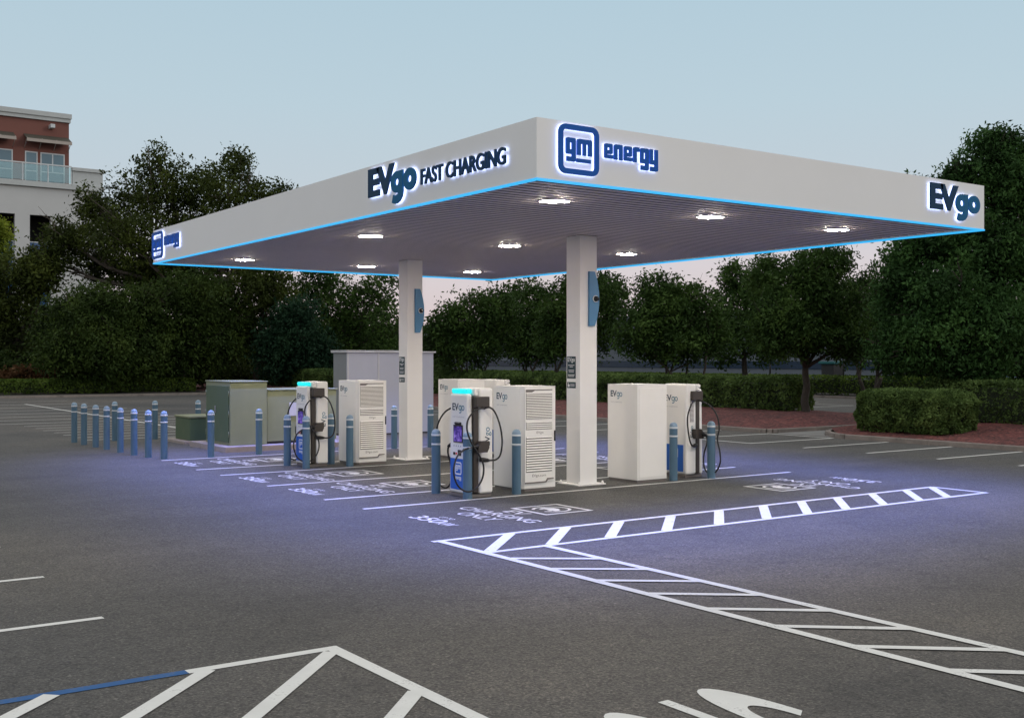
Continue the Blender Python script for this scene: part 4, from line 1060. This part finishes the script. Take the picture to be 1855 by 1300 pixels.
for a, b in ((o1-3.2, o1-.02), (o2+.02, o3-.05)):
    mb = MB(); w0 = a; w1 = b
    mb.box(w0, w0+.1, VB+.55, VB+.65, 8, 14.6); mb.box(w1-.1, w1, VB+.55, VB+.65, 8, 14.6); mb.box(w0+.101, w1-.101, VB+.55, VB+.65, 14.5, 14.6)
    w = mb.build('window', 'frame', ap)
    mb = MB(); mb.box(w0+.101, w1-.101, VB+.58, VB+.6, 8, 14.499); mb.build('pane', 'glass_blue', w)
mb = MB(); mb.box(-8.2, xw+.2, VB-.35, VB+2.5, 20.201, 20.75); mb.build('terrace_slab', 'cornice', ap)
xe = on_v(131, 330, VB)[0]
mb = MB(); mb.box(xe, xw+.1, VB-.1, VB+.25, 20.752, 22.2); mb.box(xe-.05, xw+.3, VB-.3, VB+.4, 22.202, 22.55); mb.build('parapet', 'cornice', ap)
rail = MB(); rail.box(-8, xe-.06, VB-.05, VB+.03, 22.55, 22.68)
xs = [on_v(p, 330, VB)[0] for p in (-72, -20, 41, 87, 129)]
for x in xs: rail.box(x-.05, x+.05, VB-.05, VB+.03, 20.752, 22.549)
rl = rail.build('balcony_rail', 'frame', ap)
for x0, x1 in zip(xs, xs[1:]): mb = MB(); mb.box(x0+.06, x1-.06, VB-.015, VB-.001, 20.85, 22.5); mb.build('glass_panel', 'bal_glass', rl)
for (pa, pb, nm) in ((-40, 23, 1), (45, 68, 1), (73, 117, 2)):
    a = on_v(pa, 300, VA)[0]; b = on_v(pb, 300, VA)[0]
    mb = MB(); ww = .12
    mb.box(a, a+ww, VA-.06, VA-.002, 20.8, 24.2); mb.box(b-ww, b, VA-.06, VA-.002, 20.8, 24.2); mb.box(a+ww+.001, b-ww-.001, VA-.06, VA-.002, 24.08, 24.2); mb.box(a+ww+.001, b-ww-.001, VA-.06, VA-.002, 22.1, 22.22)
    if nm == 2: mb.box((a+b)/2-.06, (a+b)/2+.06, VA-.06, VA-.002, 22.221, 24.079)
    w = mb.build('window', 'frame', ap)
    mb = MB(); mb.box(a+ww, b-ww, VA-.03, VA-.012, 20.8, 24.079); mb.build('pane', 'glass', w)
for pa, pb in ((-60, 24), (43, 124)):
    a = on_v(pa, 270, VA)[0]; b = on_v(pb, 270, VA)[0]
    mb = MB(); mb.add([(a, VA-.002, 26.0), (b, VA-.002, 26.0), (b, VA-1.5, 25.3), (a, VA-1.5, 25.3), (a, VA-.002, 25.9), (b, VA-.002, 25.9), (b, VA-1.5, 25.2), (a, VA-1.5, 25.2)], [(0, 1, 2, 3), (7, 6, 5, 4), (0, 4, 5, 1), (1, 5, 6, 2), (2, 6, 7, 3), (3, 7, 4, 0)])
    mb.box(a, b, VA-1.56, VA-1.502, 25.0, 25.32, 1)
    for x in np.linspace(a+.05, b-.05, 4): mb.tube([(x, VA-1.45, 25.38), (x, VA-.01, 24.5)], .035, 6, 1)
    mb.build('awning', ['awn', 'awn_edge'], ap)
x, z = on_v(92, 231, VA); mb = MB(); mb.rbox(x-.22, x+.22, VA-1.0, VA-.002, z-.2, z+.2, .03, 2); mb.build('wall_lamp', 'frame', ap)

ob = thing('office_building', 'long low grey office with dark window bands beyond the tree row', 'office building', (66, 36, 0))
mb = MB(); mb.box(0, 18, 0, 95, 0, 6.4); mb.build('wall', 'office', ob)
mb = MB()
for z0, z1 in ((1.6, 2.25), (3.5, 3.9), (4.9, 5.4)): mb.box(-.06, -.003, .5, 94.5, z0, z1)
mb.build('window_band', 'office_band', ob)
mb = MB(); mb.box(-.3, 18.3, -.3, 95.3, 6.402, 6.8); mb.build('roof', 'office', ob)
p = at(1508, 690, 80); kk = thing('kiosk', 'small dark kiosk with teal roof before the grey office', 'kiosk', (p.x, p.y, 0))
mb = MB(); mb.rbox(-.55, .55, -.55, .55, 0, 2.1, .03, 2); mb.build('kiosk_body', 'kiosk', kk)
mb = MB(); mb.rbox(-.7, .7, -.7, .7, 2.102, 2.3, .03, 2); mb.build('roof', 'kiosk_roof', kk)
for px, D in ((1395, 78), (1528, 78)):
    p = at(px, 690, D); t = thing('lamp_post', 'thin dark post %s' % ('behind the single trunked tree' if px < 1400 else 'right of the teal roofed kiosk'), 'post', (p.x, p.y, 0), 0, 'thin posts before the office')
    mb = MB(); mb.tube([(0, 0, 0), (0, 0, 4.2)], [.07, .05], 8); mb.build('post', 'kiosk', t)
    mb = MB(); mb.lathe([(0, 4.6), (.14, 4.55), (.16, 4.3), (.05, 4.2)], 10); mb.build('lamp_head', 'kiosk', t)
# blue car parked beyond the right tree
p = at(1812, 690, 66); cr = thing('parked_car', 'blue car glimpsed under the big right tree', 'car', (p.x, p.y, 0), 2.2)
prof = [(-2.2, .35), (-2.2, .85), (-1.5, 1.0), (-.9, 1.42), (.7, 1.45), (1.4, 1.0), (2.15, .85), (2.2, .35)]
R = Matrix(((1, 0, 0, 0), (0, 0, 1, 0), (0, 1, 0, 0), (0, 0, 0, 1)))
mb = MB(); mb.prism(prof, -.85, .85, 0, R); b = mb.build('body', 'car_blue', cr); bv = b.modifiers.new('bevel', 'BEVEL'); bv.width = .1; bv.segments = 3
mb = MB(); mb.prism([(-1.38, 1.03), (-.86, 1.37), (.66, 1.4), (1.25, 1.03)], -.857, .857, 0, R); mb.build('window', 'glass', cr)
for x in (-1.35, 1.35):
    for y in (-.75, .75):
        mb = MB(); mb.tube([(x, y-.11, .33), (x, y+.11, .33)], .33, 18); mb.build('wheel', 'rubber', cr)

# ------------------------------------------------------------------ sky and light
w = bpy.data.worlds.new('World'); SC.world = w; w.use_nodes = True; nt = w.node_tree
bg = nt.nodes['Background']; out = nt.nodes['World Output']
SUN_EL, SUN_AZ = math.radians(4), math.radians(235)
sky = nt.nodes.new('ShaderNodeTexSky'); sky.sky_type = 'NISHITA'; sky.sun_disc = False
sky.sun_elevation = SUN_EL; sky.sun_rotation = SUN_AZ; sky.dust_density = 2.0; sky.air_density = 1.0; sky.ozone_density = 2.0
tc = nt.nodes.new('ShaderNodeTexCoord'); sp = nt.nodes.new('ShaderNodeSeparateXYZ'); nt.links.new(tc.outputs['Generated'], sp.inputs[0])
dusk = ramp(nt, sp.outputs['Z'], [(0, (.62, .50, .50)), (.035, (.78, .66, .67)), (.085, (.76, .70, .74)), (.14, (.60, .68, .75)), (.22, (.55, .69, .775)), (.33, (.49, .66, .765)), (.5, (.90, .90, .91)), (1, (1.05, 1.01, .97))])  # overhead, out of view, the sky is made brighter to light ground and walls
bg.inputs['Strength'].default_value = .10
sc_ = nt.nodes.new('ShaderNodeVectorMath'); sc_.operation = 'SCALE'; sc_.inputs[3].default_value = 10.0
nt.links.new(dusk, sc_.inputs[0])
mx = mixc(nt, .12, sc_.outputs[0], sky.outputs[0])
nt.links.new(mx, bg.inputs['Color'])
sd = bpy.data.lights.new('sun', 'SUN'); sd.energy = .45; sd.angle = math.radians(12); sd.color = (1, .88, .76)
so = bpy.data.objects.new('sun', sd); link(so)
# low in the sky, behind the camera and to its right
el, az = math.radians(14), TH+math.radians(-70)
sdir = Vector((math.cos(el)*math.cos(-math.radians(60)), math.cos(el)*math.sin(-math.radians(60)), math.sin(el)))
so.rotation_euler = (-sdir).to_track_quat('-Z', 'Y').to_euler(); so.location = sdir*60

SC.view_settings.view_transform = 'Standard'; SC.view_settings.look = 'None'; SC.view_settings.exposure = 0; SC.view_settings.gamma = 1
SC.render.engine = 'CYCLES'
SC.cycles.use_denoising = True
SC.cycles.max_bounces = 6; SC.cycles.diffuse_bounces = 3; SC.cycles.glossy_bounces = 3; SC.cycles.transparent_max_bounces = 6
SC.cycles.caustics_reflective = False; SC.cycles.caustics_refractive = False
SC.cycles.sample_clamp_indirect = 4
